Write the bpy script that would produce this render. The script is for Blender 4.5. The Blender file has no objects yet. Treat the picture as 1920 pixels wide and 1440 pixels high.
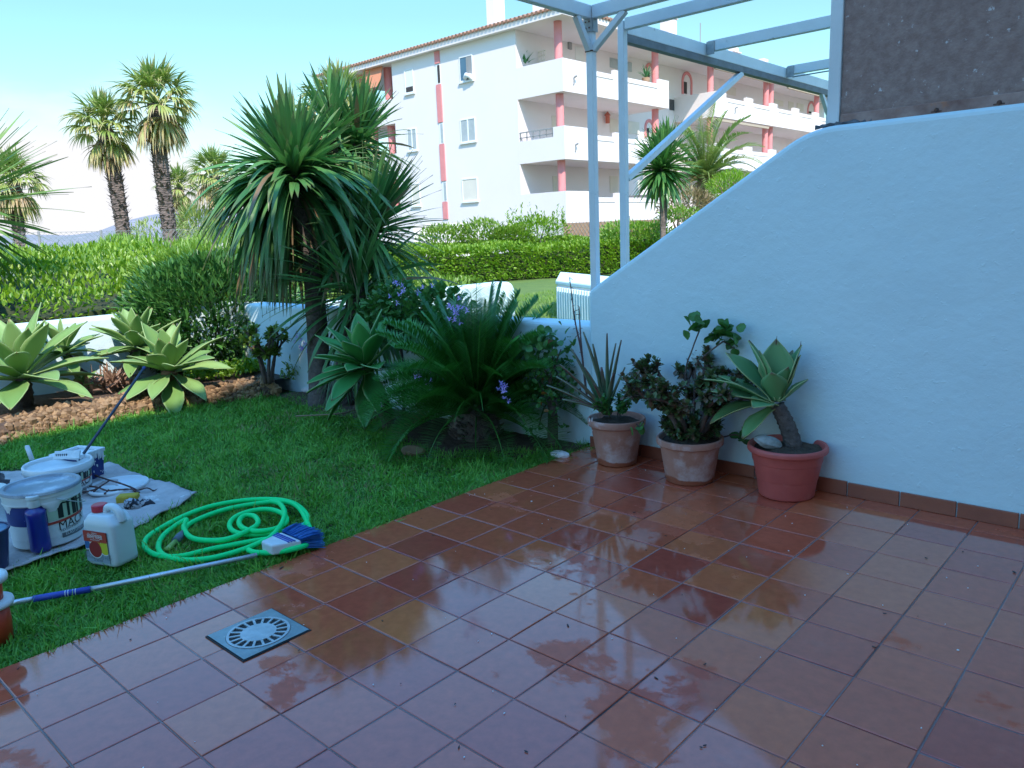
import bpy, math, random
import numpy as np
from mathutils import Matrix, Vector

# ------------------------------------------------------------------ scene, camera, light
scene = bpy.context.scene
RNG = np.random.default_rng(7)
random.seed(7)
PI = math.pi
S = 0.25 / 0.30                                   # floor tiles are 25 cm
CAM = np.array([3.56423166, -0.65817991, 1.67996417]) * S
RM = np.array([[0.7401383709, 0.6712841890, -0.0396576537],
               [0.1008450916, -0.1691096835, -0.9804244909],
               [-0.6648499525, 0.7216505058, -0.1928602813]])
FPX = 1450.0
cd = bpy.data.cameras.new('camera')
cam = bpy.data.objects.new('camera', cd)
scene.collection.objects.link(cam)
cam.matrix_world = Matrix.Translation(CAM) @ Matrix((RM.T @ np.diag([1, -1, -1.])).tolist()).to_4x4()
cd.sensor_fit = 'HORIZONTAL'
cd.sensor_width = 36.0
cd.lens = 36.0 * FPX / 1920.0
cd.clip_start = 0.05
cd.clip_end = 20000
scene.camera = cam
scene.view_settings.view_transform = 'Standard'
scene.view_settings.look = 'None'
scene.view_settings.gamma = 1.0
scene.view_settings.exposure = 1.6

SUN_EL, SUN_PHI = 47.0, 32.0                      # elevation; azimuth from +x towards -y
sd = np.array([math.cos(math.radians(SUN_PHI)) * math.cos(math.radians(SUN_EL)),
               -math.sin(math.radians(SUN_PHI)) * math.cos(math.radians(SUN_EL)),
               math.sin(math.radians(SUN_EL))])
ld = bpy.data.lights.new('sun', 'SUN')
ld.energy = 2.0
ld.angle = math.radians(0.5)
ld.color = (1.0, 0.91, 0.83)
sun = bpy.data.objects.new('sun', ld)
scene.collection.objects.link(sun)
sun.rotation_euler = Vector(sd.tolist()).to_track_quat('Z', 'Y').to_euler()
sun.location = (6, -6, 12)

w = bpy.data.worlds.new('World')
scene.world = w
w.use_nodes = True
nt = w.node_tree
nt.nodes.clear()
N = nt.nodes.new
out = N('ShaderNodeOutputWorld')
bg = N('ShaderNodeBackground')
bg.inputs['Strength'].default_value = 0.15
sky = N('ShaderNodeTexSky')
sky.sky_type = 'NISHITA'
sky.sun_disc = False
sky.sun_elevation = math.radians(SUN_EL)
sky.sun_rotation = math.radians(90 + SUN_PHI)
sky.altitude = 0
sky.air_density = 1.0
sky.dust_density = 0.3
sky.ozone_density = 1.0
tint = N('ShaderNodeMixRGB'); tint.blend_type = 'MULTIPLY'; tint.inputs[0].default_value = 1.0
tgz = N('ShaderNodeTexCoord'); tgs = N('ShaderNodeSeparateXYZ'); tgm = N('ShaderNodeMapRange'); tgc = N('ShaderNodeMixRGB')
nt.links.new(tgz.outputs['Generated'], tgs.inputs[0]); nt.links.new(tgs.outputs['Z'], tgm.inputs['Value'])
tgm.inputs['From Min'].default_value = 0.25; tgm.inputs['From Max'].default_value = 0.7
tgc.inputs[1].default_value = (0.40, 0.54, 0.47, 1); tgc.inputs[2].default_value = (0.58, 1.16, 1.48, 1)  # brightness added to the unseen overhead sky as blue fill for the shade
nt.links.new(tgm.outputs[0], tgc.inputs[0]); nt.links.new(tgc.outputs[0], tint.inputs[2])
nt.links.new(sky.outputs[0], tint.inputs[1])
tc = N('ShaderNodeTexCoord')
mp = N('ShaderNodeMapping')
mp.inputs['Scale'].default_value = (1.6, 1.6, 4.5)
nt.links.new(tc.outputs['Generated'], mp.inputs[0])
nz = N('ShaderNodeTexNoise'); nz.inputs['Scale'].default_value = 1.6; nz.inputs['Detail'].default_value = 7; nz.inputs['Roughness'].default_value = 0.55
nt.links.new(mp.outputs[0], nz.inputs['Vector'])
sx = N('ShaderNodeSeparateXYZ'); nt.links.new(tc.outputs['Generated'], sx.inputs[0])
# cloud bank low over the sea, thin wisps higher up
low = N('ShaderNodeMapRange'); low.inputs['From Min'].default_value = 0.02; low.inputs['From Max'].default_value = 0.26
low.inputs['To Min'].default_value = 0.40; low.inputs['To Max'].default_value = -0.42
nt.links.new(sx.outputs['Z'], low.inputs['Value'])
west = N('ShaderNodeMapRange'); west.inputs['From Min'].default_value = -1.0; west.inputs['From Max'].default_value = -0.3
west.inputs['To Min'].default_value = 0.10; west.inputs['To Max'].default_value = -0.16
nt.links.new(sx.outputs['X'], west.inputs['Value'])
ad = N('ShaderNodeMath'); ad.operation = 'ADD'
nt.links.new(low.outputs[0], ad.inputs[0]); nt.links.new(nz.outputs['Fac'], ad.inputs[1])
ad2 = N('ShaderNodeMath'); ad2.operation = 'ADD'
nt.links.new(ad.outputs[0], ad2.inputs[0]); nt.links.new(west.outputs[0], ad2.inputs[1])
rp = N('ShaderNodeValToRGB'); rp.color_ramp.elements[0].position = 0.42; rp.color_ramp.elements[1].position = 0.74
rp.color_ramp.interpolation = 'EASE'
nt.links.new(ad2.outputs[0], rp.inputs[0])
cl = N('ShaderNodeMixRGB'); cl.inputs[2].default_value = (2.2, 2.2, 2.3, 1)
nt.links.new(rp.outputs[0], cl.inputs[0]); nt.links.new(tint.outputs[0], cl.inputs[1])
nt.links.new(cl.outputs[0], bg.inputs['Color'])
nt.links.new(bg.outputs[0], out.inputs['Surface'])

# ------------------------------------------------------------------ geometry helpers
def ray(px, py):
    return RM.T @ np.array([(px - 960) / FPX, (py - 720) / FPX, 1.0])
def G(px, py, z=0.0):                             # point at height z
    d = ray(px, py); return CAM + d * (z - CAM[2]) / d[2]
def PY(px, py, y):                                # point on the plane y = const
    d = ray(px, py); return CAM + d * (y - CAM[1]) / d[1]
def PX(px, py, x):                                # point on the plane x = const
    d = ray(px, py); return CAM + d * (x - CAM[0]) / d[0]
def PD(px, py, dist):                             # point at a horizontal distance
    d = ray(px, py); return CAM + d * dist / np.hypot(d[0], d[1])
def nrm(v):
    v = np.asarray(v, float)
    return v / np.maximum(np.linalg.norm(v, axis=-1, keepdims=True), 1e-9)

class MB:
    def __init__(s):
        s.V = []; s.F = []; s.M = []; s.A = []; s.n = 0
    def add(s, V, F, mi=0, var=0.0, t=0.0, u=0.0):
        V = np.asarray(V, float).reshape(-1, 3)
        n = len(V)
        a = np.zeros((n, 3)); a[:, 0] = var; a[:, 1] = t; a[:, 2] = u
        s.V.append(V); s.A.append(a)
        if isinstance(F, np.ndarray):
            F = [F]
        else:
            g = {}
            for f in F: g.setdefault(len(f), []).append(f)
            F = [np.array(x) for x in g.values()]
        for f in F:
            if len(f) == 0: continue
            s.F.append(f + s.n); s.M.append(np.full(len(f), mi))
        s.n += n
        return s
    def box(s, a, b, mi=0, var=0.0):
        a = np.minimum(a, b).astype(float) if False else np.array(a, float); b = np.array(b, float)
        lo = np.minimum(a, b); hi = np.maximum(a, b)
        V = [[(lo, hi)[i][0], (lo, hi)[j][1], (lo, hi)[k][2]] for k in (0, 1) for j in (0, 1) for i in (0, 1)]
        F = [(0, 2, 3, 1), (4, 5, 7, 6), (0, 1, 5, 4), (2, 6, 7, 3), (0, 4, 6, 2), (1, 3, 7, 5)]
        return s.add(V, F, mi, var)
    def beam(s, p, q, wd, hg, up=(0, 0, 1), mi=0, var=0.0):
        p = np.array(p, float); q = np.array(q, float)
        d = nrm(q - p); sd_ = np.cross(d, up)
        if np.linalg.norm(sd_) < 1e-4: sd_ = np.cross(d, (1, 0, 0))
        sd_ = nrm(sd_); u_ = np.cross(sd_, d)
        V = []
        for c in (p, q):
            for a, b in ((-1, -1), (1, -1), (1, 1), (-1, 1)):
                V.append(c + sd_ * a * wd / 2 + u_ * b * hg / 2)
        F = [(0, 1, 5, 4), (1, 2, 6, 5), (2, 3, 7, 6), (3, 0, 4, 7), (3, 2, 1, 0), (4, 5, 6, 7)]
        return s.add(V, F, mi, var)
    def tube(s, P, r, n=8, mi=0, caps=True, jit=0.0, var=0.0, closed=False):
        P = np.array(P, float); m = len(P)
        r = np.full(m, r) if np.isscalar(r) else np.array(r, float)
        T = np.gradient(P, axis=0); T = nrm(T)
        nv = np.cross(T[0], (0, 0, 1))
        if np.linalg.norm(nv) < 1e-3: nv = np.cross(T[0], (1, 0, 0))
        nv = nrm(nv)
        V = np.zeros((m, n, 3)); an = np.arange(n) * 2 * PI / n
        for k in range(m):
            nv = nrm(nv - T[k] * nv.dot(T[k])); bv = np.cross(T[k], nv)
            rr = r[k] * (1 + jit * RNG.uniform(-1, 1, n))
            V[k] = P[k] + (np.cos(an) * rr)[:, None] * nv + (np.sin(an) * rr)[:, None] * bv
        i = np.arange(m - 1)[:, None] * n; j = np.arange(n)[None]
        F = np.stack([i + j, i + (j + 1) % n, i + n + (j + 1) % n, i + n + j], -1).reshape(-1, 4)
        tt = np.repeat(np.linspace(0, 1, m), n)
        fl = [F]
        if caps: fl += [np.arange(n)[::-1][None], (np.arange(n) + (m - 1) * n)[None]]
        V = V.reshape(-1, 3); k0 = s.n
        a = np.zeros((len(V), 3)); a[:, 0] = var; a[:, 1] = tt
        s.V.append(V); s.A.append(a)
        for f in fl:
            s.F.append(f + k0); s.M.append(np.full(len(f), mi))
        s.n += len(V)
        return s
    def lathe(s, prof, n=40, c=(0, 0, 0), mi=0, rot=None, ell=(1, 1), var=0.0):
        prof = np.array(prof, float); m = len(prof); an = np.arange(n) * 2 * PI / n
        V = np.zeros((m, n, 3))
        V[:, :, 0] = prof[:, :1] * np.cos(an) * ell[0]; V[:, :, 1] = prof[:, :1] * np.sin(an) * ell[1]; V[:, :, 2] = prof[:, 1:2]
        V = V.reshape(-1, 3)
        if rot is not None: V = V @ np.array(rot).T
        V = V + np.array(c)
        i = np.arange(m - 1)[:, None] * n; j = np.arange(n)[None]
        F = np.stack([i + j, i + (j + 1) % n, i + n + (j + 1) % n, i + n + j], -1).reshape(-1, 4)
        return s.add(V, [tuple(f) for f in F] + [tuple(np.arange(n)[::-1]), tuple(np.arange(n) + (m - 1) * n)], mi, var)
    def prism(s, P, off, mi=0):                   # polygon of 3-D points extruded by the vector off
        P = np.array(P, float); n = len(P); off = np.array(off, float)
        V = np.concatenate([P, P + off])
        F = [tuple(range(n))[::-1], tuple(range(n, 2 * n))] + [(i, (i + 1) % n, n + (i + 1) % n, n + i) for i in range(n)]
        return s.add(V, F, mi)
    def build(s, name, mats, parent=None, smooth=False, local=False, bevel=0.0, origin=None, segs=2):
        V = np.concatenate(s.V); A = np.concatenate(s.A)
        o = np.zeros(3)
        if parent is not None and not local: o = np.array(parent['_w'])
        elif origin is not None: o = np.array(origin, float)
        me = bpy.data.meshes.new(name)
        me.vertices.add(len(V)); me.vertices.foreach_set('co', (V - o).astype(np.float32).ravel())
        tot = np.concatenate([np.full(len(f), f.shape[1]) for f in s.F])
        li = np.concatenate([f.ravel() for f in s.F])
        me.loops.add(len(li)); me.loops.foreach_set('vertex_index', li.astype(np.int32))
        me.polygons.add(len(tot))
        me.polygons.foreach_set('loop_start', np.concatenate([[0], np.cumsum(tot)[:-1]]).astype(np.int32))
        me.polygons.foreach_set('loop_total', tot.astype(np.int32))
        me.polygons.foreach_set('material_index', np.concatenate(s.M).astype(np.int32))
        me.polygons.foreach_set('use_smooth', np.full(len(tot), smooth))
        for k, nm in enumerate(('var', 't', 'u')):
            if np.ptp(A[:, k]) > 0 or A[0, k] != 0:
                at = me.attributes.new(nm, 'FLOAT', 'POINT'); at.data.foreach_set('value', A[:, k].astype(np.float32))
        me.update(calc_edges=True); me.validate()
        for m in (mats if isinstance(mats, (list, tuple)) else [mats]): me.materials.append(m)
        ob = bpy.data.objects.new(name, me)
        scene.collection.objects.link(ob)
        if parent is not None: ob.parent = parent
        else: ob.location = o; ob['_w'] = o.tolist()
        if bevel > 0:
            bm_ = ob.modifiers.new('bevel', 'BEVEL'); bm_.width = bevel; bm_.segments = segs; bm_.limit_method = 'ANGLE'; bm_.angle_limit = math.radians(40)
        return ob

def tag(o, label, cat=None, group=None, kind=None):
    if label: o['label'] = label
    if cat: o['category'] = cat
    if group: o['group'] = group
    if kind: o['kind'] = kind
    return o
def thing(name, label, cat, loc=(0, 0, 0), group=None, rz=0):
    o = bpy.data.objects.new(name, None); scene.collection.objects.link(o)
    o.empty_display_size = 0.1
    o.location = loc; o.rotation_euler = (0, 0, rz); o['_w'] = [float(x) for x in loc]
    return tag(o, label, cat, group)
def dup(root, loc, label, group=None, rz=0, sc=1.0):
    r = root.copy(); scene.collection.objects.link(r); r.location = loc; r.rotation_euler = (0, 0, rz); r.scale = (sc,) * 3
    r['label'] = label; r['_w'] = [float(x) for x in loc]
    if group: r['group'] = group
    for ch in list(root.children):
        c = ch.copy(); scene.collection.objects.link(c); c.parent = r
        for g in ch.children:
            d = g.copy(); scene.collection.objects.link(d); d.parent = c
    return r

# many strap-shaped leaves at once: returns verts, quads and per-vertex t (along) and u (across)
def straps(base, d, L, Wd, droop, nseg=5, cols=3, prof=None, fold=0.0, roll=0.0, wav=0.0):
    base = np.atleast_2d(np.asarray(base, float)); n = len(base)
    d = nrm(np.broadcast_to(np.asarray(d, float), (n, 3)).copy())
    L = np.broadcast_to(np.asarray(L, float), (n,)); Wd = np.broadcast_to(np.asarray(Wd, float), (n,))
    droop = np.broadcast_to(np.asarray(droop, float), (n,)); roll = np.broadcast_to(np.asarray(roll, float), (n,))
    side = np.cross(d, (0, 0, 1.0)); bad = np.linalg.norm(side, axis=1) < 0.05
    side[bad] = np.cross(d[bad], nrm(RNG.normal(size=(bad.sum(), 3)))) if bad.any() else side[bad]
    side = nrm(side); nv = np.cross(side, d)
    side = side * np.cos(roll)[:, None] + nv * np.sin(roll)[:, None]
    p = base.copy(); V = np.zeros((n, nseg + 1, cols, 3)); uu = np.linspace(-1, 1, cols)
    ph = RNG.uniform(0, 6.28, n)
    for k in range(nseg + 1):
        t = k / nseg; wv = prof(t) if prof else (1 - t)
        nv = nrm(np.cross(side, d))
        lift = fold * uu ** 2
        V[:, k] = p[:, None] + side[:, None] * (Wd * wv / 2)[:, None, None] * uu[None, :, None] \
            + nv[:, None] * ((Wd * wv / 2)[:, None] * lift[None])[:, :, None] \
            + (nv * (wav * Wd * np.sin(ph + t * 7))[:, None])[:, None] * (uu[None, :, None] if cols > 1 else 1)
        if k < nseg:
            p = p + d * (L / nseg)[:, None]
            d = nrm(d + np.array([0, 0, -1.0]) * (droop / nseg)[:, None])
            side = nrm(side - d * (side * d).sum(1, keepdims=True))
    tt = np.broadcast_to(np.linspace(0, 1, nseg + 1)[None, :, None], (n, nseg + 1, cols))
    ua = np.broadcast_to(np.abs(uu)[None, None], (n, nseg + 1, cols))
    b = np.arange(n)[:, None, None] * (nseg + 1) * cols; i = np.arange(nseg)[None, :, None] * cols; j = np.arange(cols - 1)[None, None]
    F = np.stack([b + i + j, b + i + j + 1, b + i + cols + j + 1, b + i + cols + j], -1).reshape(-1, 4)
    return V.reshape(-1, 3), F, tt.ravel(), ua.ravel()
def leaves(mb, base, d, L, Wd, droop, var, nseg=5, cols=3, prof=None, fold=0.0, roll=0.0, wav=0.0, mi=0):
    V, F, t, u = straps(base, d, L, Wd, droop, nseg, cols, prof, fold, roll, wav)
    n = len(np.atleast_2d(base))
    mb.add(V, F, mi, np.repeat(np.broadcast_to(var, (n,)), (nseg + 1) * cols), t, u)
def pf(*pts):
    xs = [p[0] for p in pts]; ys = [p[1] for p in pts]
    return lambda t: float(np.interp(t, xs, ys))
def sph(n):
    return nrm(RNG.normal(size=(n, 3)))
def dirs(az, el):
    az = np.asarray(az, float); el = np.asarray(el, float)
    return np.stack([np.cos(az) * np.cos(el), np.sin(az) * np.cos(el), np.sin(el)], -1)
def spline(P, n=12):
    P = np.array(P, float); Q = np.concatenate([[2 * P[0] - P[1]], P, [2 * P[-1] - P[-2]]]); o = []
    for i in range(1, len(Q) - 2):
        for k in range(n):
            t = k / n; a, b, c, d = Q[i - 1:i + 3]
            o.append(.5 * (2 * b + (c - a) * t + (2 * a - 5 * b + 4 * c - d) * t * t + (3 * b - a - 3 * c + d) * t ** 3))
    o.append(P[-1]); return np.array(o)
def fbm(P, sc=1.0, seed=0, oct=4):                # cheap smooth noise, about -1..1
    r = np.random.default_rng(seed); v = 0; a = 1; s_ = sc; tot = 0
    for _ in range(oct):
        for _k in range(3):
            k = r.normal(size=P.shape[-1]) * s_; v = v + a * np.sin(P @ k + r.uniform(0, 6.28)) / 3; 
        tot += a * .6; a *= .55; s_ *= 2.0
    return v / tot

# ------------------------------------------------------------------ materials
MATS = {}
def col(c): return (c[0], c[1], c[2], 1)
def pmat(name, c1, c2=None, scale=6.0, rough=0.6, bump=0.0, bscale=40.0, spec=0.5, metal=0.0, detail=5, thr=(0.35, 0.65), c3=None, s3=2.0, t3=(0.55, 0.7), bdist=0.01, rough2=None, coat=0.0):
    m = bpy.data.materials.new(name); m.use_nodes = True; t = m.node_tree; b = t.nodes['Principled BSDF']
    b.inputs['Base Color'].default_value = col(c1); b.inputs['Roughness'].default_value = rough
    b.inputs['Specular IOR Level'].default_value = spec; b.inputs['Metallic'].default_value = metal
    b.inputs['Coat Weight'].default_value = coat
    co = t.nodes.new('ShaderNodeTexCoord')
    def noise(sc, de, rg=0.6):
        n_ = t.nodes.new('ShaderNodeTexNoise'); n_.inputs['Scale'].default_value = sc; n_.inputs['Detail'].default_value = de; n_.inputs['Roughness'].default_value = rg
        t.links.new(co.outputs['Object'], n_.inputs['Vector']); return n_
    def ramp(n_, lo, hi):
        r_ = t.nodes.new('ShaderNodeMapRange'); r_.inputs['From Min'].default_value = lo; r_.inputs['From Max'].default_value = hi
        t.links.new(n_.outputs['Fac'], r_.inputs['Value']); return r_
    src = None
    if c2 is not None:
        r_ = ramp(noise(scale, detail), *thr); mx = t.nodes.new('ShaderNodeMixRGB')
        mx.inputs[1].default_value = col(c1); mx.inputs[2].default_value = col(c2); t.links.new(r_.outputs[0], mx.inputs[0]); src = mx
        if rough2 is not None:
            rr = t.nodes.new('ShaderNodeMapRange'); rr.inputs['To Min'].default_value = rough; rr.inputs['To Max'].default_value = rough2
            t.links.new(r_.outputs[0], rr.inputs['Value']); t.links.new(rr.outputs[0], b.inputs['Roughness'])
    if c3 is not None:
        r_ = ramp(noise(s3, 6, 0.65), *t3); mx = t.nodes.new('ShaderNodeMixRGB')
        mx.inputs[1].default_value = col(c1); mx.inputs[2].default_value = col(c3); t.links.new(r_.outputs[0], mx.inputs[0])
        if src: t.links.new(src.outputs[0], mx.inputs[1])
        src = mx
    if src: t.links.new(src.outputs[0], b.inputs['Base Color'])
    if bump > 0:
        bn = t.nodes.new('ShaderNodeBump'); bn.inputs['Strength'].default_value = bump; bn.inputs['Distance'].default_value = bdist
        t.links.new(noise(bscale, 6).outputs['Fac'], bn.inputs['Height']); t.links.new(bn.outputs[0], b.inputs['Normal'])
    MATS[name] = m
    return m
def leafmat(name, ca, cb, tip=None, tpos=(0.7, 1.0), edge=None, epos=(0.8, 0.95), rough=0.42, transl=0.25, cdead=None, dpos=(0.8, 0.9), stripe=0.0, basec=None, spec=0.5):
    m = bpy.data.materials.new(name); m.use_nodes = True; t = m.node_tree; b = t.nodes['Principled BSDF']; o = t.nodes['Material Output']
    def at(n_):
        a = t.nodes.new('ShaderNodeAttribute'); a.attribute_name = n_; return a
    def rng(src, lo, hi):
        r_ = t.nodes.new('ShaderNodeMapRange'); r_.inputs['From Min'].default_value = lo; r_.inputs['From Max'].default_value = hi
        t.links.new(src.outputs['Fac'], r_.inputs['Value']); return r_
    def mix(fac, a, c, fs=None):
        mx = t.nodes.new('ShaderNodeMixRGB'); mx.inputs[2].default_value = col(c)
        if isinstance(a, tuple): mx.inputs[1].default_value = col(a)
        else: t.links.new(a.outputs[0], mx.inputs[1])
        if fs: t.links.new(fs.outputs[0], mx.inputs[0])
        else: mx.inputs[0].default_value = fac
        return mx
    va, tt, uu = at('var'), at('t'), at('u')
    cur = mix(0, ca, cb, rng(va, 0, 0.8))
    if cdead: cur = mix(0, cur, cdead, rng(va, *dpos))
    if basec: cur = mix(0, cur, basec, rng(tt, 0.3, 0.0))
    if tip: cur = mix(0, cur, tip, rng(tt, *tpos))
    if edge: cur = mix(0, cur, edge, rng(uu, *epos))
    t.links.new(cur.outputs[0], b.inputs['Base Color'])
    b.inputs['Roughness'].default_value = rough; b.inputs['Specular IOR Level'].default_value = spec
    if transl > 0:
        tr = t.nodes.new('ShaderNodeBsdfTranslucent'); ms = t.nodes.new('ShaderNodeMixShader'); ms.inputs[0].default_value = transl
        hs = t.nodes.new('ShaderNodeHueSaturation'); hs.inputs['Value'].default_value = 1.5; hs.inputs['Saturation'].default_value = 1.1
        t.links.new(cur.outputs[0], hs.inputs['Color']); t.links.new(hs.outputs[0], tr.inputs['Color'])
        t.links.new(b.outputs[0], ms.inputs[1]); t.links.new(tr.outputs[0], ms.inputs[2]); t.links.new(ms.outputs[0], o.inputs['Surface'])
    MATS[name] = m
    return m

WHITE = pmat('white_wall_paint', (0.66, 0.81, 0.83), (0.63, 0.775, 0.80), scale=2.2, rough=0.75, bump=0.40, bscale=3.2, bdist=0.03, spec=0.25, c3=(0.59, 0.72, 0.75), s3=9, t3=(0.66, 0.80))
def wall_relief(m):                              # brushed trowel marks, small lumps and hairline cracks on top of the broad relief
    t = m.node_tree; b = t.nodes['Principled BSDF']; L_ = t.links.new; q = t.nodes.new; co = q('ShaderNodeTexCoord')
    mp_ = q('ShaderNodeMapping'); mp_.inputs['Scale'].default_value = (1, 1, 1.5); mp_.inputs['Rotation'].default_value = (0, .35, 0); L_(co.outputs['Object'], mp_.inputs[0])
    n1 = q('ShaderNodeTexNoise'); n1.inputs['Scale'].default_value = 16; n1.inputs['Detail'].default_value = 8; n1.inputs['Roughness'].default_value = .68; L_(mp_.outputs[0], n1.inputs[0])
    n2 = q('ShaderNodeTexNoise'); n2.inputs['Scale'].default_value = 34; n2.inputs['Detail'].default_value = 2; L_(co.outputs['Object'], n2.inputs[0])
    r2_ = q('ShaderNodeMapRange'); r2_.inputs['From Min'].default_value = .66; r2_.inputs['From Max'].default_value = .74; L_(n2.outputs['Fac'], r2_.inputs['Value'])
    dn = q('ShaderNodeTexNoise'); dn.inputs['Scale'].default_value = 3; dn.inputs['Detail'].default_value = 6; L_(co.outputs['Object'], dn.inputs[0])
    vm = q('ShaderNodeMixRGB'); vm.inputs[0].default_value = .35; L_(co.outputs['Object'], vm.inputs[1]); L_(dn.outputs['Color'], vm.inputs[2])
    vo = q('ShaderNodeTexVoronoi'); vo.feature = 'DISTANCE_TO_EDGE'; vo.inputs['Scale'].default_value = 2.1; L_(vm.outputs[0], vo.inputs['Vector'])
    vr = q('ShaderNodeMapRange'); vr.inputs['From Min'].default_value = 0; vr.inputs['From Max'].default_value = .006; vr.inputs['To Min'].default_value = -.5; vr.inputs['To Max'].default_value = 0; L_(vo.outputs['Distance'], vr.inputs['Value'])
    ck = q('ShaderNodeTexNoise'); ck.inputs['Scale'].default_value = 1.7; L_(co.outputs['Object'], ck.inputs[0]); cm = q('ShaderNodeMapRange'); cm.inputs['From Min'].default_value = .55; cm.inputs['From Max'].default_value = .62; L_(ck.outputs['Fac'], cm.inputs['Value'])
    mm = q('ShaderNodeMath'); mm.operation = 'MULTIPLY'; L_(vr.outputs[0], mm.inputs[0]); L_(cm.outputs[0], mm.inputs[1])
    a1 = q('ShaderNodeMath'); a1.operation = 'MULTIPLY_ADD'; a1.inputs[1].default_value = .5; L_(r2_.outputs[0], a1.inputs[0]); L_(n1.outputs['Fac'], a1.inputs[2])
    a2 = q('ShaderNodeMath'); a2.operation = 'ADD'; L_(a1.outputs[0], a2.inputs[0]); L_(mm.outputs[0], a2.inputs[1])
    bp_ = q('ShaderNodeBump'); bp_.inputs['Strength'].default_value = .24; bp_.inputs['Distance'].default_value = .012; L_(a2.outputs[0], bp_.inputs['Height'])
    old = b.inputs['Normal'].links[0].from_socket; L_(old, bp_.inputs['Normal']); L_(bp_.outputs[0], b.inputs['Normal'])
wall_relief(WHITE)
FWHITE = pmat('facade_white', (0.80, 0.725, 0.71), (0.77, 0.695, 0.68), scale=0.35, rough=0.85, spec=0.2, bump=0.15, bscale=6)
PINK = pmat('pink_paint', (0.74, 0.27, 0.26), (0.68, 0.24, 0.24), scale=3, rough=0.75)
GRASSBASE = pmat('lawn_soil', (0.035, 0.055, 0.016), (0.05, 0.085, 0.02), scale=9, rough=0.95, bump=0.5, bscale=60)
SOIL = pmat('soil', (0.075, 0.045, 0.03), (0.13, 0.085, 0.055), scale=14, rough=0.95, bump=0.9, bscale=45, bdist=0.02)
FARGROUND = pmat('far_ground', (0.22, 0.20, 0.13), (0.11, 0.15, 0.06), scale=0.15, rough=0.95, bump=0.3, bscale=3)
SUNLAWN = pmat('neighbour_grass', (0.13, 0.20, 0.035), (0.09, 0.16, 0.03), scale=1.5, rough=0.9, bump=0.6, bscale=55, bdist=0.03, c3=(0.20, 0.25, 0.06), s3=30)
HILL = pmat('hill', (0.27, 0.25, 0.28), (0.21, 0.22, 0.22), scale=0.006, rough=1.0, c3=(0.33, 0.30, 0.31), s3=0.02, bump=0.4, bscale=0.02, bdist=12)  # pale lilac grey: distance haze is put into the colour

YW = 4.07 * S                                     # plane of the garden wall's face
XB = -5.0                                         # plane of the back wall's face

# ---- ground, far hill
m = MB(); an = np.linspace(0, 2 * PI, 49)[:-1]
V = [[0, 0, -0.07]]; F = []
for k, r_ in enumerate((12, 60, 400, 9000)):
    for a in an: V.append([r_ * math.cos(a), r_ * math.sin(a), -0.07])
for j in range(48): F.append((0, 1 + j, 1 + (j + 1) % 48))
for k in range(3):
    for j in range(48): F.append((1 + k * 48 + j, 1 + (k + 1) * 48 + j, 1 + (k + 1) * 48 + (j + 1) % 48, 1 + k * 48 + (j + 1) % 48))
m.add(V, F); tag(m.build('ground', FARGROUND), None, kind='structure')
m = MB(); nx, ny = 90, 16; V = np.zeros((nx, ny, 3))
hl = [(-200, 447), (130, 444), (185, 436), (235, 417), (275, 409), (320, 404), (370, 397), (405, 394), (440, 397), (480, 405), (540, 408), (600, 402), (680, 408), (760, 425), (900, 430), (1500, 420)]
pxs = np.linspace(-250, 1500, nx)
for a in range(nx):
    py = np.interp(pxs[a], [h[0] for h in hl], [h[1] for h in hl]); p = PD(pxs[a], py, 2600)
    base = PD(pxs[a], py, 1700); base[2] = -1
    for b in range(ny):
        f = b / (ny - 1); q = base + (p - base) * min(f * 1.25, 1) ** 1.0; e = math.sin(min(f * 1.25, 1) * PI / 2) ** 1.3
        q[2] = -1 + (p[2] + 1) * e if f <= .8 else p[2] * (1 - (f - .8) * 3)
        if f > .8: q = q + np.array([(p - base)[0], (p - base)[1], 0]) * (f - .8) * 2
        V[a, b] = q
n_ = fbm(V.reshape(-1, 3)[:, :2] / 300, 2.0, 3).reshape(nx, ny); V[:, 1:, 2] += n_[:, 1:] * 9
i = np.arange(nx - 1)[:, None] * ny; j = np.arange(ny - 1)[None]
m.add(V.reshape(-1, 3), np.stack([i + j, i + ny + j, i + ny + j + 1, i + j + 1], -1).reshape(-1, 4))
tag(m.build('hill', HILL, smooth=True), None, kind='structure')

# ---- lawns
def sheet(name, x0, x1, y0, y1, z, mat, st=0.15, amp=0.01, kind='structure'):
    xs = np.arange(x0, x1 + st, st); ys = np.arange(y0, y1 + st, st); X_, Y_ = np.meshgrid(xs, ys, indexing='ij')
    P = np.stack([X_, Y_, np.zeros_like(X_)], -1).reshape(-1, 3); P[:, 2] = z + amp * fbm(P[:, :2], 3.0, 5)
    ny_ = len(ys); i = np.arange(len(xs) - 1)[:, None] * ny_; j = np.arange(ny_ - 1)[None]
    mm = MB().add(P, np.stack([i + j, i + ny_ + j, i + ny_ + j + 1, i + j + 1], -1).reshape(-1, 4))
    return tag(mm.build(name, mat, smooth=True), None, kind=kind)
sheet('lawn', -4.2, 0.0, -6, YW + 0.1, -0.026, GRASSBASE, amp=0.006)
sheet('neighbour_lawn', -19, -0.2, YW + 0.2, 24, -0.045, SUNLAWN, st=0.5, amp=0.02)

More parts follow.
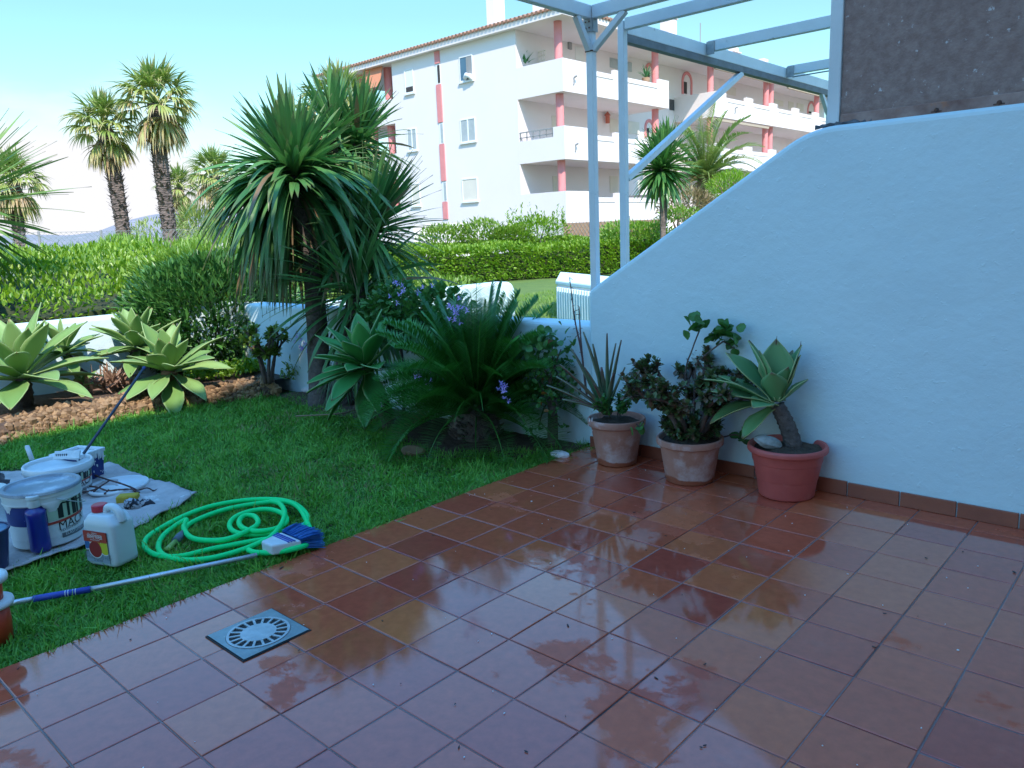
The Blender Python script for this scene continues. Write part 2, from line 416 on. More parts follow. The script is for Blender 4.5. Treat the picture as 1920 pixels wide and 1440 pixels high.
# ---- terrace of square terracotta tiles, wet
TS = 0.25
m = MB(); V = []; F = []; A = []
tm = bpy.data.materials.new('wet_terracotta_tile'); tm.use_nodes = True; t = tm.node_tree; b = t.nodes['Principled BSDF']
def nd(ty, **kw):
    x = t.nodes.new(ty)
    for k, v in kw.items():
        if k in x.inputs: x.inputs[k].default_value = v
        else: setattr(x, k, v)
    return x
co = nd('ShaderNodeTexCoord')
def tno(sc, de=5, rg=0.6):
    x = nd('ShaderNodeTexNoise', Scale=sc, Detail=de, Roughness=rg); t.links.new(co.outputs['Object'], x.inputs['Vector']); return x
at = nd('ShaderNodeAttribute', attribute_name='var')
cr = nd('ShaderNodeValToRGB'); cr.color_ramp.interpolation = 'LINEAR'
els = cr.color_ramp.elements
els[0].position = 0.0; els[0].color = (0.40, 0.066, 0.042, 1); els[1].position = 1.0; els[1].color = (0.62, 0.18, 0.068, 1)
for p_, c_ in ((0.25, (0.46, 0.086, 0.046, 1)), (0.5, (0.52, 0.108, 0.050, 1)), (0.75, (0.57, 0.138, 0.056, 1))):
    e_ = els.new(p_); e_.color = c_
t.links.new(at.outputs['Fac'], cr.inputs[0])
mo = nd('ShaderNodeMixRGB', blend_type='OVERLAY'); mo.inputs[0].default_value = 0.35
n1 = tno(26, 6); t.links.new(cr.outputs[0], mo.inputs[1]); t.links.new(n1.outputs['Fac'], mo.inputs[2])
sp = tno(5.5, 7, 0.7); spr = nd('ShaderNodeMapRange'); spr.inputs['From Min'].default_value = 0.60; spr.inputs['From Max'].default_value = 0.80
t.links.new(sp.outputs['Fac'], spr.inputs['Value'])
mo2 = nd('ShaderNodeMixRGB'); mo2.inputs[2].default_value = (0.33, 0.24, 0.22, 1); ms_ = nd('ShaderNodeMath', operation='MULTIPLY'); ms_.inputs[1].default_value = 0.14
t.links.new(spr.outputs[0], ms_.inputs[0]); t.links.new(ms_.outputs[0], mo2.inputs[0]); t.links.new(mo.outputs[0], mo2.inputs[1])
t.links.new(mo2.outputs[0], b.inputs['Base Color'])
wn = tno(1.25, 9, 0.70); wr = nd('ShaderNodeMapRange'); wr.inputs['From Min'].default_value = 0.55; wr.inputs['From Max'].default_value = 0.59
wr.interpolation_type = 'SMOOTHSTEP'
t.links.new(wn.outputs['Fac'], wr.inputs['Value'])
rr = nd('ShaderNodeMapRange'); rr.inputs['To Min'].default_value = 0.05; rr.inputs['To Max'].default_value = 0.36
t.links.new(wr.outputs[0], rr.inputs['Value']); t.links.new(rr.outputs[0], b.inputs['Roughness'])
b.inputs['Specular IOR Level'].default_value = 0.25
b.inputs['Coat IOR'].default_value = 1.62
rc = nd('ShaderNodeMapRange'); rc.inputs['To Min'].default_value = 0.012; rc.inputs['To Max'].default_value = 0.12
cw = nd('ShaderNodeMapRange'); cw.inputs['To Min'].default_value = 0.95; cw.inputs['To Max'].default_value = 0.12; t.links.new(wr.outputs[0], cw.inputs['Value']); t.links.new(cw.outputs[0], b.inputs['Coat Weight'])
t.links.new(wr.outputs[0], rc.inputs['Value']); t.links.new(rc.outputs[0], b.inputs['Coat Roughness'])
bp = nd('ShaderNodeBump', Distance=0.004); bn = tno(140, 3); mul = nd('ShaderNodeMath', operation='MULTIPLY')
t.links.new(bn.outputs['Fac'], mul.inputs[0]); t.links.new(wr.outputs[0], mul.inputs[1])
bs = nd('ShaderNodeMapRange'); bs.inputs['To Min'].default_value = 0.018; bs.inputs['To Max'].default_value = 0.12
t.links.new(wr.outputs[0], bs.inputs['Value']); t.links.new(bs.outputs[0], bp.inputs['Strength'])
rip = tno(42, 3, 0.6); addn = nd('ShaderNodeMath', operation='ADD'); t.links.new(bn.outputs['Fac'], addn.inputs[0]); t.links.new(rip.outputs['Fac'], addn.inputs[1])
t.links.new(addn.outputs[0], bp.inputs['Height']); t.links.new(bp.outputs[0], b.inputs['Normal']); t.links.new(bp.outputs[0], b.inputs['Coat Normal'])
GROUT = pmat('wet_grout', (0.28, 0.19, 0.185), (0.17, 0.11, 0.10), scale=2.5, rough=0.25, rough2=0.5, bump=0.3, bscale=120, c3=(0.04, 0.03, 0.03), s3=1.3, t3=(0.55, 0.62))
r2 = np.random.default_rng(12)
k = 0
for jx in range(0, 17):
    for iy in range(-26, 14):
        x0, y0 = jx * TS, iy * TS; y1 = min(y0 + TS, YW); x1 = x0 + TS
        if y1 - y0 < .03: continue
        g = 0.0022 + r2.uniform(0, .001); z = r2.normal(0, 0.0006); tx, ty = r2.normal(0, .0022, 2)
        v = min(max(np.clip(r2.normal(.45, .19), .02, .74), 0), 1); cx, cy = (x0 + x1) / 2, (y0 + y1) / 2
        q = []
        for dz, ins in ((-0.012, 0), (-0.0016, 0), (0, 0.0028)):
            for (sx_, sy_) in ((x0 + g + ins, y0 + g + ins), (x1 - g - ins, y0 + g + ins), (x1 - g - ins, y1 - g - ins), (x0 + g + ins, y1 - g - ins)):
                q.append([sx_, sy_, z + dz + (sx_ - cx) * tx + (sy_ - cy) * ty])
        F_ = [(8, 9, 10, 11)] + [(a, (a + 1) % 4, 4 + (a + 1) % 4, 4 + a) for a in range(4)] + [(4 + a, 4 + (a + 1) % 4, 8 + (a + 1) % 4, 8 + a) for a in range(4)]
        m.add(q, F_, 0, v)
m.box((0.006, -6.5, -0.10), (17 * TS, YW, -0.0032), 1)
tag(m.build('terrace', [tm, GROUT]), None, kind='structure')
# flecks of paint and dry bits of leaf on the tiles
m = MB()
FLECK = pmat('paint_fleck', (0.75, 0.75, 0.73), rough=0.7); DARKBIT = pmat('leaf_bit', (0.03, 0.022, 0.018), rough=0.8)
for q in range(190):
    x, y = r2.uniform(0.05, 3.2), r2.uniform(-0.6, 3.3); a = r2.uniform(0, 6.28); sz = r2.uniform(.0008, .0024) * (1.7 if r2.random() < .08 else 1); dk = r2.random() < .45
    ln = sz * (r2.uniform(1.5, 4) if dk else r2.uniform(1, 1.6))
    dx, dy = np.array([math.cos(a), math.sin(a)]) * ln, np.array([-math.sin(a), math.cos(a)]) * sz
    P = [np.r_[np.array([x, y]) + sgn[0] * dx + sgn[1] * dy, .0025] for sgn in ((-1, -.6), (0, -1), (1, -.3), (.8, .7), (-.2, 1), (-1, .5))]
    m.prism(P, (0, 0, .0018), 1 if dk else 0)
tag(m.build('floor_litter', [FLECK, DARKBIT]), 'white paint flecks and dark leaf bits scattered over the wet tiles', None, kind='stuff')

# ---- walls
def wallpoly(name, P2, y0, y1, label, cat='wall', bev=0.03):   # P2 = (x, z) outline
    mm = MB(); mm.prism([(p[0], y0, p[1]) for p in P2], (0, y1 - y0, 0))
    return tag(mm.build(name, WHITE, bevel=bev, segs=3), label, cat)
A_ = PY(1102, 545, YW); B_ = PY(1525, 240, YW); ZT = (PY(1525, 240, YW)[2] + PY(1920, 190, YW)[2]) / 2
P0 = np.array([A_[0], A_[2]]); P1 = np.array([B_[0] - 0.02, ZT])
cor = lambda p, q, s_: np.array(p) + (np.array(q) - np.array(p)) * s_
k1 = [P1 + (P0 - P1) * .07, P1 + np.array([0.0, -0.004]), P1 + np.array([.12, 0])]
curve = []
for tt in np.linspace(0, 1, 8):
    curve.append((1 - tt) ** 2 * k1[0] + 2 * tt * (1 - tt) * k1[1] + tt ** 2 * k1[2])
k0 = [np.array([A_[0], A_[2] - .03]), P0 + np.array([0, .0]), P0 + (P1 - P0) * .03]
c0 = [(1 - tt) ** 2 * k0[0] + 2 * tt * (1 - tt) * k0[1] + tt ** 2 * k0[2] for tt in np.linspace(0, 1, 5)]
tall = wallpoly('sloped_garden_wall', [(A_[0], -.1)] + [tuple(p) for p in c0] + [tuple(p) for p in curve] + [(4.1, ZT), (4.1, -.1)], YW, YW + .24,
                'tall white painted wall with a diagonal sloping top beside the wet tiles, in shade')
print('WALL', A_, B_, ZT)
# skirting of tile strips along the wall's foot
SKIRT = pmat('skirting_tile', (0.27, 0.075, 0.045), (0.34, 0.10, 0.055), scale=5, rough=0.3, bump=0.15, bscale=80)
x = A_[0] - 0.0; m = MB(); first = True; SKH = 0.072
while x < 4.0:
    L_ = TS * (0.55 if first else 1.0); first = False
    m.box((x + .003, YW - .014 - r2.uniform(0, .002), 0.001), (x + L_ - .003, YW - 0.002, SKH + r2.normal(0, .002)), 0, r2.random()); x += L_
sk = m.build('skirting', SKIRT, tall, bevel=.002)
ZL = PY(1050, 606, YW + .03)[2]
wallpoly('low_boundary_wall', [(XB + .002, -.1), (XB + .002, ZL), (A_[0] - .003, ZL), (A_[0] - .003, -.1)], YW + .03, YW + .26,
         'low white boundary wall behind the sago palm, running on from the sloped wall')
def wallx(name, P2, x0, x1, label, bev=.035):     # P2 = (y, z) outline
    mm = MB(); mm.prism([(x0, p[0], p[1]) for p in P2], (x1 - x0, 0, 0))
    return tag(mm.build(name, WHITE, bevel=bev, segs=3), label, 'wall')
za = PX(47, 606, XB)[2]; zb = PX(200, 593, XB)[2]
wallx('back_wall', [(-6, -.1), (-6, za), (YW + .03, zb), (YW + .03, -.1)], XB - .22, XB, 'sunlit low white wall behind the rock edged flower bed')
e0, e1 = PX(820, 541, XB), PX(965, 527, XB)
zc = e1[2]; r_ = .16
arc = [(e1[1] - r_ + r_ * math.sin(a), zc - r_ + r_ * math.cos(a)) for a in np.linspace(0, PI / 2, 6)]
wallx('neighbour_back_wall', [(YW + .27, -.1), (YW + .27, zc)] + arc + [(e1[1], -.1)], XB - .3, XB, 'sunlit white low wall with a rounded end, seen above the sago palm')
# white slatted box beyond the neighbour's gap
gz = .58
gA, gB, gC = G(1044, 527, gz), G(1101, 534, gz), G(1052, 511, gz)
gB = gA + (gB - gA) * 2.4; gD = gC + (gB - gA) * 1.3
t_ = thing('slatted_enclosure', 'white slatted box shaped enclosure with a broad flat top, beyond the low wall', 'enclosure', gA * [1, 1, 0])
fr_ = nrm((gB - gA) * [1, 1, 0]); fnn = np.array([fr_[1], -fr_[0], 0])
m = MB(); m.prism([p * [1, 1, 0] - [0, 0, .06] for p in (gA, gB, gD, gC)], (0, 0, gz)); m.build('body', FWHITE, t_)
ct = (gA + gB + gC + gD) / 4
m = MB(); m.prism([p + (p - ct) * .03 - [0, 0, .058] for p in (gA, gB, gD, gC)], (0, 0, .07)); m.build('top_slab', WHITE, t_, bevel=.02)
m = MB(); q = .1
while q < np.linalg.norm(gB - gA) - .1:
    a_ = gA * [1, 1, 0] + fr_ * q + fnn * .022; m.beam(a_ - [0, 0, .03], a_ + [0, 0, gz - .09], .055, .04, up=fr_); q += .10
m.build('slats', WHITE, t_, bevel=.006)
print('backwall z', za, zb, zc, ZL, e0, e1)

# ---- house (behind and to the right of the viewer; its shadow covers the terrace)
HX = 17 * TS + .005; HH = 9.7
t_ = thing('house', 'white painted house whose facade runs along the terrace', 'house', (HX + 3, -3, 0))
m = MB(); m.box((HX, -14, -.1), (HX + 8, 3.9, HH)); m.build('wall', FWHITE, t_)
m = MB(); m.prism([(HX - .25, -14.2, HH + .002), (HX + 8.2, -14.2, HH + .002), (HX + 4, -14.2, HH + .9)], (0, 18.3, 0)); m.build('roof', pmat('roof_tile', (0.3, 0.13, 0.08), (0.22, 0.1, 0.07), scale=9, rough=0.9), t_)
GLASS = pmat('window_glass', (0.03, 0.04, 0.05), rough=0.05, spec=0.8)
GREY = pmat('grey_frame', (0.35, 0.36, 0.37), rough=0.5)
for (yy, z0_, h_, ww) in ((-1.6, 0.02, 2.15, 1.8), (1.2, .9, 1.2, 1.1), (-1.6, 3.6, 1.3, 1.4), (1.2, 3.6, 1.3, 1.1), (-6, .02, 2.15, 1.8), (-6, 3.6, 1.3, 1.4)):
    m = MB(); m.box((HX - .03, yy - ww / 2, z0_), (HX - .004, yy + ww / 2, z0_ + h_)); fr = m.build('window', GREY, t_)
    m = MB(); m.box((HX - .045, yy - ww / 2 + .06, z0_ + .06), (HX - .031, yy + ww / 2 - .06, z0_ + h_ - .06)); g_ = m.build('pane', GLASS, t_); g_.parent = fr

# ---- pergola of grey-white painted steel tube
STEEL = pmat('painted_steel', (0.68, 0.71, 0.71), (0.62, 0.65, 0.65), scale=6, rough=0.5, bump=0.1, bscale=60, c3=(0.40, 0.42, 0.42), s3=14, t3=(0.66, 0.75))
DSTEEL = pmat('zinc_bracket', (0.36, 0.38, 0.38), (0.26, 0.27, 0.27), scale=20, rough=0.45, metal=0.3)
BOLT = pmat('rusty_bolt', (0.05, 0.03, 0.025), (0.16, 0.06, 0.03), scale=60, rough=0.8)
YP = YW + .12
p1b = PY(1117, 560, YP); XP = p1b[0]; p1t = PY(1117.5, 25, YP); ZB = PY(1117, 22, YP)[2]
q2 = PX(1167, 60, XP); YP2 = q2[1]
print('PERG', p1b, p1t, 'post2', q2, 'Ebeam', PX(1322, 85, XP), 'F', PX(1472, 127, XP), 'end', PX(1545, 168, XP), 'braceD', PX(1392, 120, XP), PX(1182, 335, XP), PX(1175, 45, XP), PX(1010, 0, XP), 'braceA', PX(1080, 25, XP))
T5 = 0.046
per = thing('pergola', 'bare white steel pergola frame with a Y braced corner post rising from the sloped wall', 'pergola', (XP, YP, 1.0))
m = MB(); m.beam((XP, YP, .62), (XP, YP, ZB - .035), T5, T5, up=(0, 1, 0)); m.build('post', STEEL, per, bevel=.004)
m = MB(); m.beam((XP, YP + .025, ZB), (XP, -4.2, ZB), T5, .075); m.build('beam', STEEL, per, bevel=.004)
m = MB(); m.beam((XP + .026, YP, ZB), (HX - .01, YP, ZB), T5, .075); m.build('beam', STEEL, per, bevel=.004)
zv = PX(1116, 96, XP)[2]
m = MB(); m.beam((XP, YP - .02, zv), (XP, PX(1080, 25, XP)[1], ZB - .036), .036, .036); m.build('brace', STEEL, per, bevel=.003)
m = MB(); e_ = PY(1172, 14, YP); m.beam((XP + .02, YP, zv), (e_[0], YP, ZB - .036), .036, .036); m.build('brace', STEEL, per, bevel=.003)
MB().box((XP - .03, YP - .0335, ZB - .11), (XP + .031, YP - .026, ZB - .035)).build('bracket', DSTEEL, per); MB().box((XP + .026, YP - .025, ZB - .11), (XP + .034, YP + .026, ZB - .035)).build('bracket', DSTEEL, per)
for dz in (.055, .09):
    for dx in (-.012, .014): MB().box((XP + dx - .004, YP - .038, ZB - dz - .004), (XP + dx + .004, YP - .034, ZB - dz + .004)).build('bolt', BOLT, per)
MB().box((XP - .027, YP - .027, zv - .012), (XP + .027, YP + .027, zv - .005)).build('collar', BOLT, per)

per2 = thing('pergola', 'second bare steel pergola beyond the sloped wall, with one long diagonal strut', 'pergola', (XP, YP2, 1.0))
ZB2 = PX(1175, 52, XP)[2] + .0
zq = PX(1240, 70, XP)
m = MB(); m.beam((XP, YP2, .3), (XP, YP2, ZB2 + .03), T5, T5, up=(0, 1, 0)); m.build('post', STEEL, per2, bevel=.004)
yend = PX(1545, 168, XP)[1] + .2
ZD = (PX(1320, 92, XP)[2] + PX(1470, 140, XP)[2]) / 2
m = MB(); m.beam((XP, YP2 + .026, ZD), (XP, yend, ZD), T5, .085); fb = m.build('beam', STEEL, per2, bevel=.004)
m = MB(); m.beam((XP - .006, YP2 + .026, ZD - .066), (XP - .006, yend, ZD - .066), .055, .046); m.build('underside_shade', pmat('beam_shade_grey', (.17, .18, .19), (.12, .125, .13), scale=9, rough=.6), per2)  # dark strip added below the beam to paint its shaded underside recess
m = MB(); m.beam((XP + .03, YP2, ZD + .01), (HX - .3, YP2, ZD + .01), T5, .07); m.build('beam', STEEL, per2, bevel=.004)
m = MB(); m.beam((XP, yend - .05, .3), (XP, yend - .05, ZD - .09), T5, T5, up=(0, 1, 0)); m.build('post', STEEL, per2, bevel=.004)
for (px, py) in ((1322, 85), (1472, 127)):
    yy = PX(px, py, XP)[1]
    m = MB(); m.beam((XP + .03, yy, ZD + .02), (HX - .3, yy, ZD + .02), T5, .075); bb = m.build('beam', STEEL, per2, bevel=.004)
    MB().box((XP + .027, yy - .032, ZD - .04), (XP + .09, yy - .026, ZD + .05)).build('bracket', DSTEEL, per2)
m = MB(); b0 = PX(1182, 335, XP); b1 = PX(1390, 122, XP); m.beam((XP, YP2 + .03, b0[2]), (XP, b1[1], ZD - .09), .042, .042); m.build('brace', STEEL, per2, bevel=.003)
m = MB(); m.beam((XP, yend - .08, ZD - .25), (XP, yend - .3, ZD - .045), .036, .036); m.build('brace', STEEL, per2, bevel=.003)
for dz, yy in ((-.02, PX(1480, 142, XP)[1]), (.035, PX(1490, 142, XP)[1])):
    m = MB(); m.tube([(XP + .03, yy, ZD + dz), (HX - .3, yy + .1, ZD + dz + .02)], .006, 6); m.build('wire', DSTEEL, per2)

# weathered board standing on the wall, with its steel edge post
BOARD = pmat('weathered_board', (0.26, 0.165, 0.14), (0.35, 0.24, 0.205), scale=26, rough=0.9, bump=0.8, bscale=70, bdist=0.006, c3=(0.58, 0.52, 0.50), s3=24, t3=(0.64, 0.69), detail=8)
RUSTWOOD = pmat('stained_wood', (0.42, 0.27, 0.22), (0.22, 0.11, 0.085), scale=(7), rough=0.85, bump=0.4, bscale=25, c3=(0.45, 0.16, 0.07), s3=6, t3=(0.58, 0.7))
pb = PY(1555, 230, YP); pt = PY(1566, 0, YP)
bd = thing('weathered_board', 'tall brown lichen spotted board standing on top of the sloped wall', 'board', (2.4, YP, ZT))
m = MB(); x0 = PY(1572, 120, YP)[0]
m.box((x0 + .025, YP - .012, ZT + .012), (HX - .02, YP + .012, ZB - .05)); m.build('panel', BOARD, bd)
m = MB(); m.beam((x0 - .008, YP, ZT - .05), (x0 - .008, YP, ZB - .04), .06, .05, up=(0, 1, 0)); m.build('edge_post', STEEL, bd, bevel=.004)
m = MB(); m.box((x0 + .03, YP - .032, ZT - .01), (HX - .02, YP - .0145, ZT + .055)); m.build('rail', RUSTWOOD, bd, bevel=.004)
for px in (1757, 1874):
    c = PY(px, 190, YP - .03); m = MB(); m.lathe([(0.001, 0), (.011, 0), (.009, .006), (.001, .008)], 8, (c[0], YP - .033, ZT + .02), rot=[[1, 0, 0], [0, 0, -1], [0, 1, 0]]); m.box((c[0] - .022, YP - .0345, ZT + .012), (c[0] + .022, YP - .0325, ZT + .017)); m.build('bolt', BOLT, bd)
TAR = pmat('tar_sealant', (0.035, 0.035, 0.04), (0.16, 0.16, 0.17), scale=25, rough=0.7, bump=0.6, bscale=60)
m = MB(); xs = np.linspace(x0 - .09, x0 + .18, 16)
P = np.stack([xs, np.full(16, YP - .03) + r2.normal(0, .008, 16), ZT + .004 + np.abs(r2.normal(0, .006, 16))], 1); m.tube(P, .013 + r2.uniform(-.006, .006, 16), 7, jit=.3); m.build('sealant', TAR, bd)
# ------------------------------------------------------------------ apartment building across the gardens
cc = PD(1058, 240, 34.0); XR, YL = cc[0], cc[1]
BL = lambda px, py: PY(px, py, YL)
BR = lambda px, py: PX(px, py, XR)
XI = BL(973, 250)[0]                               # recessed wall behind the balconies
BI = lambda px, py: PX(px, py, XI)
zt = [BL(1058, 358)[2], BL(1058, 235)[2], BL(1058, 107)[2]]     # parapet tops
zb_ = [BL(1058, 430)[2], BL(1058, 298)[2], BL(1058, 170)[2]]    # parapet bottoms
ZE = BL(1050, 32)[2]                               # eave underside
XL = BL(734, 125)[0]; XLL = BL(640, 125)[0]
YB1 = BR(1254, 148)[1]; YB2 = BR(1342, 173)[1]; YB3 = YB2 + 20; YEND = YB3 + 2
ap = thing('apartment_building', 'white three storey apartment building with pink columns and balconies', 'building', (XR, YL, 0))
m = MB(); m.box((XL, YL, -.1), (XI, YEND, ZE - .002)); m.build('wall', FWHITE, ap)
# left loggia block
m = MB(); m.box((XLL - 2, YL + 5.2, -.1), (XL - .002, YL + 5.4, zt[0] - .3)); m.build('wall', FWHITE, ap)
CLOSED = pmat('white_shutter', (0.74, 0.73, 0.70), rough=0.7)
CREAM = pmat('cream_shutter', (0.72, 0.66, 0.56), (0.66, 0.61, 0.53), scale=2, rough=0.75)
GLASSB = pmat('blue_glass', (0.05, 0.12, 0.19), (0.08, 0.16, 0.24), scale=.8, rough=0.12, spec=0.8)
CURTAIN = pmat('curtained_glass', (0.42, 0.46, 0.47), (0.36, 0.40, 0.41), scale=4, rough=0.3)
FRW = pmat('white_frame', (0.78, 0.78, 0.77), rough=0.55)
DARKIN = pmat('dark_opening', (0.05, 0.045, 0.045), rough=0.9)
GRY = pmat('grey_metal', (0.28, 0.28, 0.28), rough=0.5)
for k in range(3):
    zlo = zb_[k] if k else -.1
    # corner balcony: front parapet (facing right), left parapet flush with the facade, end parapet, floor slab
    m = MB(); m.box((XI + .002, YL + .15, zlo + .001), (XR - .15, YB1 - .15, zlo + .22)); m.build('balcony_floor', FWHITE, ap)
    z1 = zt[k]
    prof = [(YL, zlo), (YL, z1), (YL + 2.2, z1), (YL + 2.2, z1 - .26), (BR(1155, 150)[1] - .15, z1 - .26), (BR(1155, 150)[1] - .15, z1 - .05), (BR(1166, 150)[1] + .1, z1 - .05), (BR(1166, 150)[1] + .1, z1 - .26), (BR(1236, 150)[1], z1 - .26), (BR(1236, 150)[1], z1 - .02), (YB1, z1 - .02), (YB1, zlo)]
    m = MB(); m.prism([(XR - .15, p[0], p[1]) for p in prof], (.15, 0, 0))
    m.box((XI + .002, YB1 - .15, zlo), (XR - .152, YB1, z1 - .02))
    xg = BL(1037, 250)[0]
    if k == 1:
        m.prism([(XI + .002, YL, zlo), (XI + .002, YL, BL(1000, 262)[2]), (xg, YL, BL(1000, 262)[2]), (xg, YL, z1), (XR - .152, YL, z1), (XR - .152, YL, zlo)], (0, .15, 0))
    else:
        m.box((XI + .002, YL, zlo), (XR - .152, YL + .15, z1))
    m.build('parapet', FWHITE, ap)
    z_ = z1 - .47
    for (ya, yb) in ((YL + 2.3, BR(1150, 150)[1]), (BR(1172, 150)[1], BR(1232, 150)[1])): MB().box((XR - .01, ya, z_), (XR + .03, yb, z_ + .09)).build('ledge', FWHITE, ap)
    if k == 1:
        m = MB(); zr = BL(1010, 244)[2]; m.beam((XI, YL + .05, zr), (xg, YL + .05, zr), .05, .05); m.beam((XI, YL + .05, zr - .22), (xg, YL + .05, zr - .22), .04, .04)
        for xx in np.linspace(XI + .05, xg - .05, 6): m.beam((xx, YL + .05, zr - .45), (xx, YL + .05, zr), .04, .04)
        m.build('railing', GRY, ap)
    # second balcony row to the right
    m = MB(); m.box((XI + .002, YB2 + .15, zlo + .001), (XR - .15, YB3, zlo + .22)); m.build('balcony_floor', FWHITE, ap)
    m = MB(); pr = [(YB2, zlo), (YB2, z1)]; yy = YB2 + 1.2
    for a in range(5):
        pr += [(yy, z1), (yy, z1 - .24), (yy + 2.4, z1 - .24), (yy + 2.4, z1)]; yy += 3.3
    pr += [(YB3, z1), (YB3, zlo)]
    m.prism([(XR - .15, p[0], p[1]) for p in pr], (.15, 0, 0)); m.box((XI + .002, YB2, zlo), (XR - .152, YB2 + .15, z1)); m.build('parapet', FWHITE, ap)
    yy = YB2 + 1.35
    for a in range(5): MB().box((XR - .01, yy, z1 - .45), (XR + .03, yy + 2.1, z1 - .37)).build('ledge', FWHITE, ap); yy += 3.3
    # left loggia parapet
    m = MB(); zz = BL(735, 185)[2] + (zt[k] - zt[2]) ; m.box((XLL - 2, YL, zlo), (XL - .002, YL + .15, zz)); m.box((XLL - 2, YL + .15, zlo + .001), (XL - .002, YL + 3.2, zlo + .22)); m.build('parapet', FWHITE, ap)
    # columns
    ztop = (zb_[k + 1] if k < 2 else ZE) + .001
    for (px, ba) in ((1047, 1), (1228, 1), (1332, 2), (1437, 2), (1446, 2), (1533, 2)):
        if ba == 1: xx, yy = XR - .55, PX(px, 95, XR - .55)[1]
        else: xx, yy = XR - .45, PX(px, 140, XR - .45)[1]
        m = MB(); m.lathe([(.0, zlo + .22), (.17, zlo + .22), (.17, ztop)], 20, (xx, yy, 0)); m.build('column', PINK, ap, smooth=False)
    for px in (683, 703, 735):
        m = MB(); c = PY(px, 262, YL + .5); m.lathe([(0, zlo + .2), (.2, zlo + .2), (.2, ztop)], 16, (c[0], YL + .5, 0)); m.build('column', PINK, ap)
    # small spout lamps on the parapets
    for yy in (BR(1075, 160)[1], YB2 + 2.2):
        m = MB(); m.tube([(XR, yy, zlo + .32), (XR + .05, yy, zlo + .32), (XR + .05, yy, zlo + .62)], .022, 6); m.tube([(XR + .05, yy, zlo + .6), (XR + .16, yy + .05, zlo + .66)], .045, 7); m.build('wall_lamp', GRY, ap)
# roof: white fascia slab, scalloped tile edge, low hip
OV = .30
x0, x1, y0, y1 = XLL - 2, XR + OV, YL - OV, YEND
m = MB(); m.box((x0, y0, ZE), (x1, y1, ZE + .26)); rf = m.build('eave', FWHITE, ap)
TILE = pmat('roof_tile_clay', (0.40, 0.22, 0.15), (0.30, 0.17, 0.12), scale=3, rough=0.9)
m = MB(); zt2 = ZE + .262
V = [(x0, y0 - .04, zt2), (x1 + .04, y0 - .04, zt2), (x1 + .04, y1, zt2), (x0, y1, zt2), (x0, y0 + 5.5, zt2 + 1.5), (x1 - 5.5, y0 + 5.5, zt2 + 1.5), (x1 - 5.5, y1, zt2 + 1.5)]
m.add(V, [(0, 1, 5, 4), (1, 2, 6, 5), (4, 5, 6), (3, 2, 1, 0)])
for q in range(int((x1 - x0) / .24)):
    xx = x1 - .1 - q * .24; m.tube([(xx, y0 - .1, zt2 + .03), (xx, y0 + .5, zt2 + .17)], .075, 8)
for q in range(int((y1 - y0) / .24)):
    yy = y0 + .1 + q * .24; m.tube([(x1 + .1, yy, zt2 + .03), (x1 - .5, yy, zt2 + .17)], .075, 8)
m.build('roof', TILE, ap)
# pink stripe with small stair windows
xs0, xs1 = BL(815, 97)[0], BL(824, 97)[0]
seg = [(97, 120, 1), (121, 159, 0), (160, 231, 1), (232, 271, 2), (272, 341, 1), (342, 379, 2), (380, 412, 1), (424, 447, 1)]
for a, b, kind in seg:
    za_, zb2 = BL(818, a)[2], BL(818, b)[2]
    m = MB()
    if kind == 1: m.box((xs0, YL - .05, zb2), (xs1, YL - .002, za_)); m.build('pink_stripe', PINK, ap)
    else:
        m.box((xs0 + .03, YL - .02, zb2), (xs1 - .02, YL - .002, za_)); fr = m.build('window', FRW, ap)
        m = MB(); m.box((xs0 + .14, YL - .03, zb2 + .05), (xs1 - .03, YL - .021, za_ - .05)); g_ = m.build('pane', DARKIN if kind == 0 else CURTAIN, ap); g_.parent = fr
# windows of the left facade
def window(P, a, b, style):                      # two pixel corners mapped by P onto the facade plane
    p, q = P(*a), P(*b); xa, xb = sorted((p[0], q[0])); z1, z0 = max(p[2], q[2]), min(p[2], q[2])
    m = MB(); f = .045
    m.box((xa, YL - .035, z0), (xb, YL - .002, z0 + f)); m.box((xa, YL - .035, z1 - f), (xb, YL - .002, z1)); m.box((xa, YL - .035, z0 + f), (xa + f, YL - .002, z1 - f)); m.box((xb - f, YL - .035, z0 + f), (xb, YL - .002, z1 - f))
    if style == 'pair': m.box(((xa + xb) / 2 - .035, YL - .035, z0 + f), ((xa + xb) / 2 + .035, YL - .002, z1 - f))
    m.box((xa - .06, YL - .09, z0 - .07), (xb + .06, YL - .002, z0 - .001))
    w_ = m.build('window', FRW, ap)
    m = MB(); m.box((xa + f, YL - .018, z0 + f), (xb - f, YL - .003, z1 - f)); g_ = m.build('pane', {'pair': CURTAIN, 'blue': GLASSB, 'shut': CREAM, 'white': CLOSED}[style], ap); g_.parent = w_
    return xa, xb, z0, z1, w_
xa, xb, z0, z1, w_ = window(BL, (861, 108), (888, 149), 'blue')
m = MB(); m.box(((xa + xb) / 2 + .02, YL - .03, z0 + .06), ((xa + xb) / 2 + .09, YL - .019, z1 - .06)); m.box(((xa + xb) / 2 + .1, YL - .024, z0 + .06), (xb - .07, YL - .0185, z1 - .06)); g_ = m.build('sash', GRY, ap); g_.parent = w_
CLOTH_W = pmat('white_cloth', (0.78, 0.78, 0.78), rough=0.9)
m = MB(); m.tube([((xa + xb) / 2 - .05, YL - .1, z0 + .1), ((xa + xb) / 2 + .15, YL - .16, z0 + .22), (xb - .1, YL - .1, z0 + .16), (xb - .02, YL - .1, z0 - .02)], [.08, .13, .12, .05], 8, jit=.3)
tag(m.build('bedding', CLOTH_W, None, smooth=True), 'white bedding hung over the sill of the open blue window', 'bedding')
window(BL, (863, 225), (893, 264), 'pair')
window(BL, (866, 336), (897, 376), 'shut')
